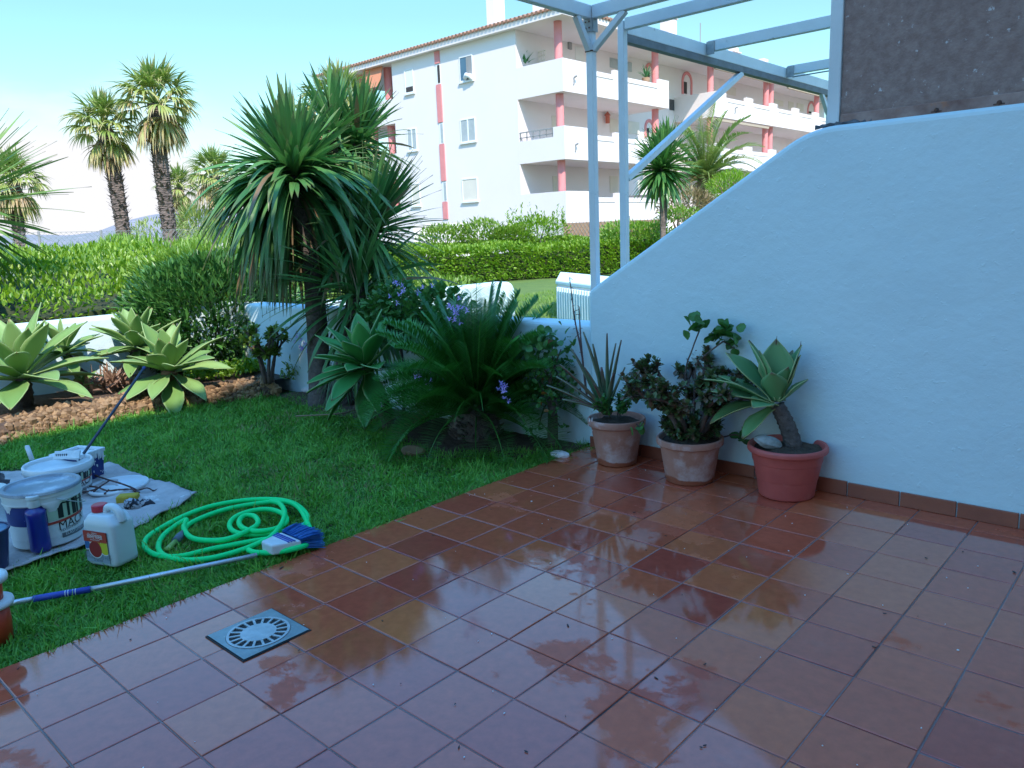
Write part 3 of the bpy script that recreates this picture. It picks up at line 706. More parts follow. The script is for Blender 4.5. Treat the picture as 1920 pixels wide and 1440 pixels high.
window(BL, (763, 243), (783, 281), 'pair')
xa, xb, z0, z1, w_ = window(BL, (758, 132), (777, 173), 'white')
m = MB(); m.box((xa + .07, YL - .03, z0 + .07), (xb - .07, YL - .019, z0 + .3)); g_ = m.build('gap', DARKIN, ap); g_.parent = w_
window(BL, (771, 345), (789, 385), 'shut')
# doors, windows and pink arches on the recessed wall
def rec(P, a, b, mat, nm='door', th=.03):
    p, q = P(*a), P(*b); ya, yb = sorted((p[1], q[1])); z1, z0 = max(p[2], q[2]), min(p[2], q[2])
    m = MB(); m.box((XI + .002, ya, z0), (XI + th, yb, z1)); return m.build(nm, mat, ap)
def arch(a, b):
    p, q = BI(*a), BI(*b); ya, yb = sorted((p[1], q[1])); z1, z0 = max(p[2], q[2]), min(p[2], q[2]); rr = (yb - ya) / 2; yc = (ya + yb) / 2; tk = .16
    o = [(ya, z0)] + [(yc - rr * math.cos(t_), z1 - rr + rr * math.sin(t_)) for t_ in np.linspace(0, PI, 13)] + [(yb, z0)]
    i_ = [(yb - tk, z0)] + [(yc + (rr - tk) * math.cos(t_), z1 - rr + (rr - tk) * math.sin(t_)) for t_ in np.linspace(0, PI, 13)] + [(ya + tk, z0)]
    m = MB(); n = len(o)
    VV = [(XI + .05, *p_) for p_ in o] + [(XI + .05, *p_) for p_ in i_[::-1]] + [(XI + .001, *p_) for p_ in o] + [(XI + .001, *p_) for p_ in i_[::-1]]
    m.add(VV, [(k, k + 1, n + k + 1, n + k) for k in range(n - 1)] + [(k + 2 * n, k + 1 + 2 * n, k + 1, k) for k in range(n - 1)] + [(n + k, n + k + 1, 3 * n + k + 1, 3 * n + k) for k in range(n - 1)])
    w_ = m.build('arch_window', PINK, ap)
    m = MB(); m.box((XI + .004, ya + tk + .05, z0 + .05), (XI + .02, yc, z1 - rr)); g_ = m.build('pane', DARKIN, ap); g_.parent = w_
arch((1278, 132), (1297, 180)); arch((1209, 116), (1226, 150)); arch((1208, 222), (1226, 260)); arch((1514, 188), (1528, 216))
rec(BI, (1143, 108), (1184, 135), CURTAIN, 'window'); rec(BI, (1255, 186), (1267, 208), GLASS, 'window')
rec(BI, (1143, 222), (1158, 250), CREAM, 'window'); rec(BI, (1172, 226), (1198, 252), CREAM, 'window'); rec(BI, (1143, 330), (1158, 362), CREAM, 'window')
rec(BI, (1034, 217), (1043, 248), CREAM); rec(BI, (1036, 330), (1045, 360), CREAM); rec(BI, (1078, 87), (1094, 115), CLOSED)
rec(BI, (1363, 161), (1379, 180), CREAM, 'window'); rec(BI, (1452, 186), (1468, 200), CREAM, 'window'); rec(BI, (1494, 193), (1506, 209), CREAM, 'window'); rec(BI, (1478, 190), (1487, 206), CREAM)
# rust coloured lantern and dark sconces on balcony walls
RUST = pmat('rust_ornament', (0.5, 0.14, 0.09), rough=0.7)
p = BI(1133, 222); m = MB(); m.lathe([(.0, -.25), (.12, -.25), (.12, .1), (.18, .12), (.0, .32)], 6, (XI + .2, p[1], p[2])); m.build('wall_lantern', RUST, ap)
p = BI(1067, 80); m = MB(); m.box((XI + .002, p[1] - .12, p[2] - .3), (XI + .08, p[1] + .12, p[2] + .3)); m.build('wall_plaque', GRY, ap)
# awnings: rolled ones under the eave, one orange blind on the left loggia
AWN = pmat('awning_cassette', (0.45, 0.36, 0.27), rough=0.7); ORANGE = pmat('orange_awning', (0.62, 0.24, 0.13), rough=0.8)
for (pa, pb_) in (((1344, 125), (1450, 154)), ((1480, 162), (1544, 180)), ((1341, 221), (1443, 240))):
    a, b = BR(*pa), BR(*pb_); z_ = (a[2] + b[2]) / 2; m = MB(); m.beam((XR - .1, a[1], z_ - .02), (XR - .1, b[1], z_ - .02), .13, .12); m.build('awning', AWN, ap)
a, b = BL(682, 128), BL(715, 125); m = MB(); m.prism([(a[0], YL - .02, BL(700, 125)[2]), (b[0] + .1, YL - .02, BL(715, 125)[2]), (b[0] + .1, YL - .35, BL(715, 164)[2]), (a[0], YL - .35, BL(715, 164)[2])], (0, .04, 0)); m.build('orange_blind', ORANGE, ap)
# chimneys
for (px, pt_, yy, wd) in ((911, -2, YL + 2.5, .52), (998, 2, YL + 2.8, .6)):
    c = PY(px, pt_, yy); m = MB(); m.box((c[0], yy, ZE + .3), (c[0] + wd, yy + .75, c[2])); m.build('chimney', FWHITE, ap)
for (px, pt_, xx) in ((1262, 22, XR - 2.2), (1383, 88, XR - 2.5), (1439, 110, XR - 2.5)):
    c = PX(px, pt_, xx); m = MB(); m.box((xx - .5, c[1] - .5, ZE + .3), (xx, c[1] + .4, c[2] - .3)); m.box((xx - .42, c[1] - .4, c[2] - .3), (xx - .08, c[1] + .3, c[2])); m.box((xx - .55, c[1] - .55, c[2] - .33), (xx + .05, c[1] + .45, c[2] - .27)); m.build('chimney', FWHITE, ap)
a = PX(1313, 80, XR - 1); m = MB(); m.tube([(XR - 1, a[1], ZE + .2), (XR - 1, a[1], PX(1313, 43, XR - 1)[2])], .025, 6); m.build('antenna', GRY, ap)
# low white garden wall in front of the building and a tan lattice fence
c0_, c1_ = PD(775, 421, 30), PD(905, 420, 30)
m = MB(); m.beam((c0_[0], c0_[1], .6), (c1_[0], c1_[1], .6), .25, 2 * (c0_[2] - .6)); tag(m.build('garden_wall', FWHITE), 'pale low wall between the long hedge and the apartment building', 'wall')
TAN = pmat('tan_reed_screen', (0.42, 0.27, 0.17), (0.34, 0.21, 0.13), scale=5, rough=0.9, bump=0.4, bscale=30)
c0_, c1_ = PD(1056, 414, 27), PD(1245, 415, 27)
f_ = thing('screen_fence', 'tan screen fence with wire mesh in front of the ground floor balconies', 'fence', ((c0_ + c1_) / 2 * [1, 1, 0]))
zt_ = (c0_[2] + c1_[2]) / 2
m = MB(); m.beam((c0_[0], c0_[1], zt_ / 2), (c1_[0], c1_[1], zt_ / 2), .04, zt_); m.build('screen', TAN, f_)
fd = nrm(c1_ - c0_) * [1, 1, 0]; fn = np.array([fd[1], -fd[0], 0]); fl_ = np.linalg.norm((c1_ - c0_)[:2])
m = MB()
for q in np.arange(-1.5, fl_, .12):
    for s_ in (-1, 1):
        a = c0_ * [1, 1, 0] + fd * q + fn * (.05 + .006 * s_) + np.array([0, 0, .2]); L_ = zt_ - .15
        b = a + fd * L_ * s_ * .6 + np.array([0, 0, L_]); a = a if s_ > 0 else a + fd * 1.0 * L_ * .6; b = a + fd * L_ * s_ * .6 + np.array([0, 0, L_]); m.beam(a, b, .008, .008)
m.build('wire_mesh', DSTEEL, f_)
for px in (1056, 1107, 1180, 1247):
    c = PD(px, 418, 27); m = MB(); m.tube([c * [1, 1, 0] + fn * .09, c * [1, 1, 0] + fn * .09 + np.array([0, 0, zt_ + .15])], .025, 7); m.build('post', GRY, f_)

# things kept on the top floor balcony
BPL = leafmat('balcony_plant_leaf', (.03, .16, .05), (.06, .26, .09), rough=.4, transl=.2)
for (px, py, yy, n_, L_, W_, lb) in ((983, 126, YL + .7, 12, .62, .17, 'broad leaved green plant behind the top balcony parapet at the corner loggia'), (1211, 146, None, 26, .62, .06, 'spiky green plant behind the top balcony parapet beside the far pink column')):
    c = PY(px, py, yy) if yy else PX(px, py, XR - .45); m = MB(); a = RNG.uniform(0, 6.28, n_); leaves(m, np.repeat(c[None], n_, 0), dirs(a, RNG.uniform(.5, 1.4, n_)), L_ * RNG.uniform(.7, 1.3, n_), W_, .5, RNG.uniform(0, .8, n_), 6, 3, pf((0, .4), (.5, 1), (1, .03)), .3)
    t_ = thing('balcony_plant', lb, 'potted plant', c - [0, 0, .4]); m.build('leaves', BPL, t_); m = MB(); m.lathe([(0, -.4), (.14, -.4), (.2, 0), (.17, 0), (0, -.05)], 16, c); m.build('pot', TAN, t_)
c = PY(1006, 122, YL + 1.2); t_ = thing('balcony_chair', 'pale lattice backed chair in the corner loggia on the top floor', 'chair', c - [0, 0, .5])
m = MB(); m.box((c[0] - .25, c[1] - .25, c[2] - .12), (c[0] + .25, c[1] + .25, c[2] - .07)); m.build('seat', CREAM, t_)
m = MB(); 
for q in np.linspace(-.25, .25, 6): m.beam(c + [q, .24, -.07], c + [q + .03, .30, .62], .035, .02)
for z_ in (.0, .2, .4, .6): m.beam(c + [-.26, .25 + z_ * .08, z_], c + [.29, .25 + z_ * .08, z_], .02, .035)
m.build('backrest', CREAM, t_)
for sx_ in (-.22, .22):
    for sy_ in (-.22, .22): MB().beam(c + [sx_, sy_, -.12], c + [sx_, sy_, -.5], .04, .04).build('leg', CREAM, t_)
# ------------------------------------------------------------------ plants
L_HEDGE = leafmat('hedge_leaf', (0.11, 0.24, 0.02), (0.27, 0.42, 0.04), rough=0.4, transl=0.3)
L_OLEA = leafmat('oleander_leaf', (0.11, 0.24, 0.03), (0.25, 0.39, 0.05), rough=0.42, transl=0.25)
L_DARK = leafmat('dark_shrub_leaf', (0.035, 0.12, 0.03), (0.10, 0.25, 0.05), rough=0.33, transl=0.15)
L_LIGHT = leafmat('light_shrub_leaf', (0.11, 0.22, 0.025), (0.24, 0.36, 0.05), rough=0.4, transl=0.3)
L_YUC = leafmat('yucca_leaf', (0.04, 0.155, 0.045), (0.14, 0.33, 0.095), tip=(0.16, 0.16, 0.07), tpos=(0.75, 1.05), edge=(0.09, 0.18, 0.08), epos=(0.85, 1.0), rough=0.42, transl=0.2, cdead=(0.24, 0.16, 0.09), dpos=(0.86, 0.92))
L_AGSUN = leafmat('agave_leaf_lit', (0.15, 0.29, 0.075), (0.27, 0.42, 0.14), tip=(0.22, 0.15, 0.07), tpos=(0.95, 1.0), edge=(0.30, 0.42, 0.17), epos=(0.9, 1.0), rough=0.5, transl=0.12, spec=0.4)  # paler green copy: sunlight painted into the leaf colour
L_AGSH = leafmat('agave_leaf_shaded', (0.05, 0.25, 0.055), (0.09, 0.34, 0.085), tip=(0.15, 0.12, 0.06), tpos=(0.95, 1.0), edge=(0.22, 0.36, 0.14), epos=(0.86, 1.0), rough=0.42, transl=0.12, spec=0.45)  # darker green copy: shade painted into the leaf colour
L_AGPOT = leafmat('potted_agave_leaf', (0.11, 0.28, 0.11), (0.18, 0.38, 0.15), tip=(0.20, 0.09, 0.06), tpos=(0.88, 1.0), edge=(0.36, 0.42, 0.18), epos=(0.93, 1.0), rough=0.45, transl=0.1, cdead=(0.22, 0.10, 0.08), dpos=(0.9, 0.95))
L_CYC = leafmat('sago_leaflet', (0.035, 0.16, 0.025), (0.09, 0.30, 0.045), rough=0.33, transl=0.15, cdead=(0.20, 0.15, 0.06), dpos=(0.93, 0.96))
L_FAN = leafmat('fan_palm_leaf', (0.15, 0.27, 0.05), (0.37, 0.42, 0.12), tip=(0.60, 0.47, 0.26), tpos=(0.6, 1.0), rough=0.45, transl=0.25, cdead=(0.42, 0.29, 0.16), dpos=(0.8, 0.9))
L_DATE = leafmat('date_palm_leaflet', (0.14, 0.24, 0.06), (0.32, 0.40, 0.12), rough=0.4, transl=0.2, cdead=(0.34, 0.24, 0.12), dpos=(0.85, 0.92))
L_ALOE = leafmat('aloe_leaf', (0.075, 0.19, 0.085), (0.12, 0.26, 0.11), tip=(0.15, 0.06, 0.06), tpos=(0.35, 1.0), edge=(0.16, 0.18, 0.10), epos=(0.9, 1.0), rough=0.45, transl=0.08, cdead=(0.17, 0.08, 0.06), dpos=(0.85, 0.92))
L_JADE = leafmat('jade_leaf', (0.05, 0.10, 0.032), (0.13, 0.17, 0.06), rough=0.28, transl=0.08, cdead=(0.15, 0.08, 0.05), dpos=(0.8, 0.95))
L_GER = leafmat('geranium_leaf', (0.04, 0.15, 0.03), (0.09, 0.24, 0.05), edge=(0.08, 0.13, 0.04), epos=(0.8, 1.0), rough=0.5, transl=0.2, cdead=(0.35, 0.13, 0.03), dpos=(0.93, 0.97))
PETAL = leafmat('lilac_petal', (0.38, 0.28, 0.62), (0.62, 0.42, 0.72), rough=0.6, transl=0.35)
BARKG = pmat('grey_bark', (0.17, 0.135, 0.12), (0.09, 0.07, 0.062), scale=30, rough=0.95, bump=1.0, bscale=55, bdist=0.02, detail=8)
BARKP = pmat('palm_bark', (0.23, 0.17, 0.14), (0.11, 0.085, 0.075), scale=6, rough=0.95, bump=1.0, bscale=16, bdist=0.05)
BARKJ = pmat('jade_stem', (0.14, 0.095, 0.08), (0.09, 0.065, 0.055), scale=25, rough=0.7, bump=0.5, bscale=60)
STRAW = pmat('dead_leaf', (0.32, 0.22, 0.13), (0.20, 0.13, 0.08), scale=8, rough=0.9)
HEDGE_CORE = pmat('dark_hedge_core', (0.045, 0.07, 0.02), (0.03, 0.035, 0.015), scale=12, rough=0.95)  # solid dark core blocking views through hedges; inner shade put into colour
P_LEAF = pf((0, .25), (.3, .9), (.55, 1), (.8, .6), (1, .05))
P_LANC = pf((0, .3), (.3, 1), (.6, .8), (1, .04))
P_STRAP = pf((0, .75), (.15, .8), (.45, 1), (.75, .7), (.92, .28), (1, .02))
P_AGAVE = pf((0, .50), (.12, .42), (.3, .66), (.5, 1), (.65, .95), (.82, .58), (.94, .2), (1, .01))
P_OBO = pf((0, .2), (.35, .7), (.7, 1), (.9, .75), (1, .25))

def basis(a):
    a = nrm(np.array(a, float)); b = np.cross(a, (0, 0, 1.0))
    if np.linalg.norm(b) < 1e-3: b = np.array([1.0, 0, 0])
    b = nrm(b); return a, b, np.cross(a, b)
def leaf_cloud(mb, P, out, L, W, n_per=1, spread=.7, up=.35, nseg=2, cols=3, prof=P_LEAF, fold=.25, droop=.4, vlo=0., vhi=.8, mi=0):
    n = len(P); d = nrm(out + spread * sph(n) + np.array([0, 0, up]))
    leaves(mb, P, d, L * RNG.uniform(.7, 1.25, n), W * RNG.uniform(.75, 1.2, n), droop * RNG.uniform(.3, 1.6, n), np.clip(RNG.normal((vlo + vhi) / 2, (vhi - vlo) / 2.8, n) + .22 * fbm(P, 2.6, 33), 0, .8), nseg, cols, prof, fold, RNG.uniform(-1, 1, n), mi=mi)

def block_hedge(name, label, x0, x1, y0, y1, ztop, n, L, W, mat, cat='hedge', prof=P_LEAF, amp=.12, core=True, z0=0.0, spr=.7, seed=1, up=.35, M=None, sides=(1, 1, 1, 1), rough_n=2.0):
    """leaves over the top and the sides of a long clipped mass; M maps local xy to the world"""
    mb = MB(); w_, d_ = x1 - x0, y1 - y0
    zt_ = ztop if callable(ztop) else (lambda x, y: np.full(np.shape(x), ztop))
    a_top = w_ * d_; h = float(np.mean(zt_(np.array([(x0 + x1) / 2]), np.array([(y0 + y1) / 2])))) - z0
    ar = np.array([a_top, d_ * h * sides[0], d_ * h * sides[1], w_ * h * sides[2], w_ * h * sides[3]]); cnt = (n * ar / ar.sum()).astype(int)
    PS, OS = [], []
    def lump(P): return fbm(P, rough_n, seed) * amp
    for k, c in enumerate(cnt):
        if c == 0: continue
        if k == 0:
            x, y = RNG.uniform(x0, x1, c), RNG.uniform(y0, y1, c); z = zt_(x, y); o = np.tile([0, 0, 1.0], (c, 1))
        else:
            f = RNG.uniform(0, 1, c)
            if k in (1, 2): x = np.full(c, x1 if k == 1 else x0); y = RNG.uniform(y0, y1, c); o = np.tile([1.0 if k == 1 else -1.0, 0, .2], (c, 1))
            else: y = np.full(c, y0 if k == 3 else y1); x = RNG.uniform(x0, x1, c); o = np.tile([0, -1.0 if k == 3 else 1.0, .2], (c, 1))
            z = z0 + (zt_(x, y) - z0) * f
        P = np.stack([x, y, z], 1); dep = RNG.uniform(0, 1, c) ** 1.6 * .16
        P = P + o * (lump(P) - dep + .02)[:, None]
        PS.append(P); OS.append(o)
    P = np.concatenate(PS); O = np.concatenate(OS)
    if M is not None: P = M(P); O = M(P + O) - P if False else O
    leaf_cloud(mb, P, O, L, W, spread=spr, up=up, prof=prof)
    if core:
        g = 14; ins = .14 + amp
        xs = np.linspace(x0 + ins, x1 - ins, g); ys = np.linspace(y0 + ins, y1 - ins, g); X_, Y_ = np.meshgrid(xs, ys, indexing='ij'); Z_ = zt_(X_, Y_) - ins
        T = np.stack([X_, Y_, Z_], -1).reshape(-1, 3); B = T.copy(); B[:, 2] = z0 - .05
        T[:, 2] += lump(T); V = np.concatenate([T, B])
        if M is not None: V = M(V)
        F = [(i * g + j, (i + 1) * g + j, (i + 1) * g + j + 1, i * g + j + 1) for i in range(g - 1) for j in range(g - 1)]
        q = g * g
        for i in range(g - 1):
            F += [(i * g, q + i * g, q + (i + 1) * g, (i + 1) * g), ((i + 1) * g + g - 1, q + (i + 1) * g + g - 1, q + i * g + g - 1, i * g + g - 1), (i + 1, q + i + 1, q + i, i), ((g - 1) * g + i, q + (g - 1) * g + i, q + (g - 1) * g + i + 1, (g - 1) * g + i + 1)]
        mb.add(V, F, 1)
    return tag(mb.build(name, [mat, HEDGE_CORE]), label, cat)

block_hedge('hedge', 'broad sunlit hedge standing behind the back wall, left of the yucca tree', -9.6, XB - .3, -4.5, 4.4, lambda x, y: 1.08 + .07 * (XB - .3 - x), 30000, .075, .034, L_HEDGE, amp=.16, seed=4)
block_hedge('oleander_hedge', 'tall narrow leaved shrubs rising behind the broad hedge, in front of the fan palms', -12.5, -9.7, -5, 8.5, lambda x, y: 1.36 + .08 * np.sin(y * 1.3) + .05 * np.sin(y * 3.7 + x), 13000, .17, .03, L_OLEA, prof=P_LANC, amp=.18, seed=5, up=.9, sides=(1, 0, .3, .5))
block_hedge('low_hedge', 'low pale green hedge behind the yucca trunk', -10.5, XB - .42, 4.5, 8.1, lambda x, y: .62 + .06 * (XB - .3 - x), 13000, .075, .035, L_LIGHT, amp=.14, seed=6)
# long clipped hedge in front of the apartment building
ha, hb = G(740, 539), G(1275, 503); hd = nrm((hb - ha) * [1, 1, 0]); hn = np.array([-hd[1], hd[0], 0]); HL = np.linalg.norm((hb - ha)[:2])
HM = lambda P: ha * [1, 1, 0] + P[:, :1] * hd + P[:, 1:2] * hn + P[:, 2:3] * np.array([0, 0, 1])
block_hedge('hedge', 'long clipped hedge running across in front of the apartment building', 0, HL, 0, 3.2, lambda x, y: .93 + .03 * y + .05 * np.sin(x * 2.1) + .04 * np.sin(x * .9 + y), 30000, .11, .055, L_HEDGE, amp=.13, seed=8, M=HM, sides=(.2, .2, 1, 0))

def bush(name, label, c, r, n, L, W, mat, cat='shrub', prof=P_LEAF, amp=.25, seed=1, stems=0, up=.4, spr=.8, group=None, zmin=-.35, core=.72, nseg=2, lump=2.5):
    c = np.array(c, float); r = np.array(r, float)
    t_ = thing(name, label, cat, (c[0], c[1], max(0, c[2] - r[2])), group)
    d = sph(int(n * 1.3)); d = d[d[:, 2] > zmin][:n]; f = 1 + amp * fbm(d, lump, seed); dep = 1 - RNG.uniform(0, 1, len(d)) ** 1.8 * .45
    P = c + d * r * (f * dep)[:, None]; mb = MB(); leaf_cloud(mb, P, d, L, W, spread=spr, up=up, prof=prof, nseg=nseg)
    mb.build('foliage', mat, t_)
    mb = MB()
    for k in range(max(stems, 5)):
        a = RNG.uniform(0, 6.28); q = c + np.array([math.cos(a), math.sin(a), 0]) * r * .12; q[2] = max(0.0, c[2] - r[2] * 1.15); e = c + np.array([math.cos(a) * .55, math.sin(a) * .55, RNG.uniform(.1, .5)]) * r
        mb.tube(spline([q, (q + e) / 2 + RNG.normal(0, .03, 3), e], 4), np.linspace(.018, .006, 9) * (1 + r[0]), 6)
    mb.build('stems', BARKJ, t_)
    return t_
bsh = PX(372, 590, -4.75)
bush('rounded_shrub', 'big rounded dark leaved shrub leaning over the back wall', (-4.85, bsh[1] + .34, .60), (.55, 1.0, .64), 12000, .105, .036, L_DARK, prof=P_LANC, amp=.2, seed=12, up=.6, zmin=-.85)
b2 = PX(350, 520, -5.6)
bush('rounded_shrub', 'bright green narrow leaved shrub top rising between the hedge and the rounded dark shrub', (-5.5, b2[1] + .3, .88), (.6, .95, .48), 4500, .14, .03, L_OLEA, prof=P_LANC, amp=.2, seed=13, up=.9)
# shrubs along the building side of the long hedge
for (px, py, dist, rx, rz, mt, lb) in ((832, 452, 25.5, .8, .55, L_LIGHT, 'loose yellowish shrub behind the long hedge, in front of the pink stripe'), (905, 450, 25.5, .75, .6, L_LIGHT, 'loose green shrub with gaps in front of the white facade'),
                                      (1000, 440, 25.8, 1.0, .62, L_HEDGE, 'dense green shrub with upright shoots left of the tan screen fence'), (960, 446, 25.5, .7, .4, L_LIGHT, 'small shrub between two larger shrubs behind the long hedge'), (1195, 440, 26.0, 1.2, .36, L_OLEA, 'grassy reed clump in front of the tan screen fence')):
    c = PD(px, py, dist); sb_ = bush('shrub', lb, c, (rx, rx, rz), 1500 if rx < 1.2 else 2200, .13, .05, mt, amp=.35, seed=int(px), up=.8, zmin=-.6)
    if px == 1000: dense = sb_
mb = MB()
for k in range(26):
    c = PD(RNG.uniform(950, 1062), 425, 25.6); c[2] = RNG.uniform(1.5, 1.7); h = RNG.uniform(.25, .6); P = np.array([c + np.array([0, 0, h * t_]) + RNG.normal(0, .02, 3) for t_ in np.linspace(-.3, 1, 14)])
    leaf_cloud(mb, P, np.tile([0, 0, 1.0], (14, 1)), .1, .04, spread=1.0)
mb.build('upper_foliage', L_HEDGE, dense)

# ---- agaves
def agave(name, label, c, axis, n, L, W, mat, trunk=None, tr=.05, el=(82, -25), dro=.45, seed=0, group=None, inner=.6, tmat=None, twist=0.0):
    c = np.array(c, float); base = trunk[0] if trunk is not None else c * [1, 1, 0]
    t_ = thing(name, label, 'agave', base, group); a, b, e = basis(axis); r_ = np.random.default_rng(seed)
    k = np.arange(n); f = (k + .5) / n; az = k * 2.399963 + twist; elv = np.radians(el[0] + (el[1] - el[0]) * f ** .85) + r_.normal(0, .07, n)
    d = (np.cos(az) * np.cos(elv))[:, None] * b + (np.sin(az) * np.cos(elv))[:, None] * e + np.sin(elv)[:, None] * a
    LL = L * (inner + (1 - inner) * np.minimum(1, f * 2.2)) * r_.uniform(.88, 1.08, n); WW = W * (.75 + .25 * np.minimum(1, f * 2)) * r_.uniform(.9, 1.08, n)
    mb = MB(); leaves(mb, c + d * .025 - a * (f * .05)[:, None], d, LL, WW, dro * (.25 + f) * r_.uniform(.5, 1.4, n), np.clip(r_.normal(.4, .22, n), 0, .8), 14, 7, P_AGAVE, .32, r_.normal(0, .12, n), wav=.03)
    lv = mb.build('leaves', mat, t_, smooth=True); so = lv.modifiers.new('thickness', 'SOLIDIFY'); so.thickness = .007; so.offset = -1
    if trunk is not None:
        mb = MB(); P = spline(trunk, 8); m_ = len(P); mb.tube(P, tr * (1 + .10 * np.sin(np.arange(m_) * 2.2)) * np.linspace(1.1, .85, m_), 12, jit=.06); mb.build('trunk', tmat or BARKG, t_, smooth=True)
    return t_
KZ = .13                                          # level of the raised flower bed
ca = PX(40, 705, -4.45)
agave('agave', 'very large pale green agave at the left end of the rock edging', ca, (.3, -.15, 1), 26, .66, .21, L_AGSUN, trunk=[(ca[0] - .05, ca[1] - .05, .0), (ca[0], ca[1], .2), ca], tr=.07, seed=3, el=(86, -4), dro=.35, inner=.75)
c_ = PX(122, 655, -4.72)
agave('agave', 'small pale agave rosette on a bare leaning stem against the white back wall', c_, (.2, .25, 1), 18, .36, .11, L_AGSUN, trunk=[PX(168, 705, -4.82), PX(145, 690, -4.78), c_], tr=.025, seed=4, el=(84, -12), dro=.3)
c_ = PX(258, 648, -4.55)
agave('agave', 'sunlit agave with upright leaves just left of the dark rounded shrub', c_, (.3, -.25, 1), 24, .46, .15, L_AGSUN, trunk=[PX(212, 722, -4.62), PX(232, 700, -4.6), c_], tr=.035, seed=5, el=(85, -10), dro=.3, inner=.75)
c_ = PX(318, 694, -3.9)
agave('agave', 'broad star shaped agave on a thick brown stump in front of the rock edging', c_, (.55, -.28, .8), 22, .50, .18, L_AGSUN, trunk=[PX(318, 765, -3.92), PX(316, 740, -3.92), c_], tr=.075, seed=6, el=(84, -8), dro=.32, inner=.75, tmat=pmat('agave_stump', (0.30, 0.16, 0.09), (0.20, 0.11, 0.06), scale=14, rough=.9, bump=.7, bscale=40))
c_ = PX(152, 722, -4.5)
agave('agave', 'baby agave with short leaves growing in the bed behind the rock edging', c_, (.2, 0, 1), 12, .17, .075, L_AGSUN, seed=7, el=(78, 5))
c_ = PY(682, 685, 2.85)
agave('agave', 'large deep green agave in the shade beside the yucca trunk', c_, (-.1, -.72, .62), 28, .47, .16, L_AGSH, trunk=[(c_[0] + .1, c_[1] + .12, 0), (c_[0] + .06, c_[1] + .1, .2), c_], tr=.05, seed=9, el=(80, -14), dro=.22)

# ---- yucca trees (strap leaved crowns on bare trunks)
def crown(mb, c, n, L, W, el0, el1, seed, axis=(0, 0, 1), dro=(.15, 1.7), vdead=.0, gap=None):
    r_ = np.random.default_rng(seed); a, b, e = basis(axis); f = r_.uniform(0, 1, n); az = r_.uniform(0, 2 * PI, n)
    if gap is not None:
        g0_ = math.atan2(CAM[1] - c[1], CAM[0] - c[0]) + gap[0]; bz = np.array([b, e])[:, :2]; az_w = np.arctan2(np.cos(az) * b[1] + np.sin(az) * e[1], np.cos(az) * b[0] + np.sin(az) * e[0]); df = (az_w - g0_ + PI) % (2 * PI) - PI
        az = np.where(np.abs(df) < gap[1], az + PI + df, az)
    elv = np.radians(el0 + (el1 - el0) * f); d = (np.cos(az) * np.cos(elv))[:, None] * b + (np.sin(az) * np.cos(elv))[:, None] * e + np.sin(elv)[:, None] * a
    var = np.clip(r_.normal(.4, .22, n), 0, .8); var = np.where(r_.random(n) < vdead * f, .95, var)
    leaves(mb, np.array(c) - a * (f * .16)[:, None] + d * .03, d, L * r_.uniform(.72, 1.12, n), W * r_.uniform(.75, 1.15, n), (dro[0] + (dro[1] - dro[0]) * f ** 1.5) * r_.uniform(.6, 1.3, n), var, 8, 3, P_STRAP, .22, r_.normal(0, .25, n), wav=.05)
yb = G(600, 757); ydist = np.hypot(*(yb - CAM)[:2])
yc = PD(548, 312, ydist)
t_ = thing('yucca_tree', 'tall yucca tree with a huge drooping dark green head and a slanting bare trunk', 'yucca', yb * [1, 1, 0])
P = spline([PD(602, 775, ydist), PD(596, 640, ydist), PD(584, 480, ydist), PD(563, 385, ydist), PD(543, 318, ydist)], 8); P[0][2] = -.03
mb = MB(); mb.tube(P, np.interp(np.linspace(0, 1, len(P)), [0, .1, .5, 1], [.115, .095, .082, .062]), 16, jit=.05); mb.build('trunk', BARKG, t_, smooth=True)
mb = MB(); crown(mb, yc, 270, .63, .058, 84, 8, 21, axis=(-.05, -.05, 1), dro=(.1, .9)); crown(mb, yc, 130, .85, .06, 15, -10, 27, dro=(.9, 1.8), gap=(.1, .28)); crown(mb, yc - [0, 0, .05], 330, .98, .058, 14, -46, 22, dro=(1.6, 3.4), vdead=.15, gap=(.12, .40)); crown(mb, yc - [0, 0, .08], 170, .92, .05, -8, -60, 28, dro=(1.2, 2.4), vdead=.35, gap=(.12, .5))
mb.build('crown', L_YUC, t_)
yc2 = PD(672, 262, ydist + .55)
mb = MB(); crown(mb, yc2, 170, .54, .05, 88, -30, 23, axis=(.25, .1, 1), dro=(.1, 1.9), vdead=.12); crown(mb, PD(625, 235, ydist + .4), 130, .50, .048, 85, -15, 29, dro=(.1, 1.3)); mb.build('crown', L_YUC, t_)
mb = MB(); P = spline([PD(588, 470, ydist), PD(630, 400, ydist + .3), PD(655, 330, ydist + .5), yc2], 8); mb.tube(P, np.linspace(.07, .05, len(P)), 12, jit=.05)
P = spline([PD(620, 410, ydist + .2), PD(622, 320, ydist + .35), PD(625, 245, ydist + .4)], 6); mb.tube(P, np.linspace(.055, .045, len(P)), 10, jit=.05); mb.build('branch', BARKG, t_, smooth=True)
# dead hanging skirt
mb = MB(); r_ = np.random.default_rng(31); n = 150; az = math.atan2(CAM[1] - yc[1], CAM[0] - yc[0]) + .08 + r_.uniform(.75, 5.53, n); d = dirs(az, r_.uniform(-1.35, -.7, n))
leaves(mb, yc + np.array([.02, 0, -.12]) + d * r_.uniform(.05, .3, n)[:, None], d, r_.uniform(.6, 1.0, n), r_.uniform(.02, .04, n), 1.8, np.where(r_.random(n) < .55, .95, .5), 7, 3, P_STRAP, .3, r_.normal(0, .5, n), wav=.08); mb.build('dead_skirt', L_YUC, t_)
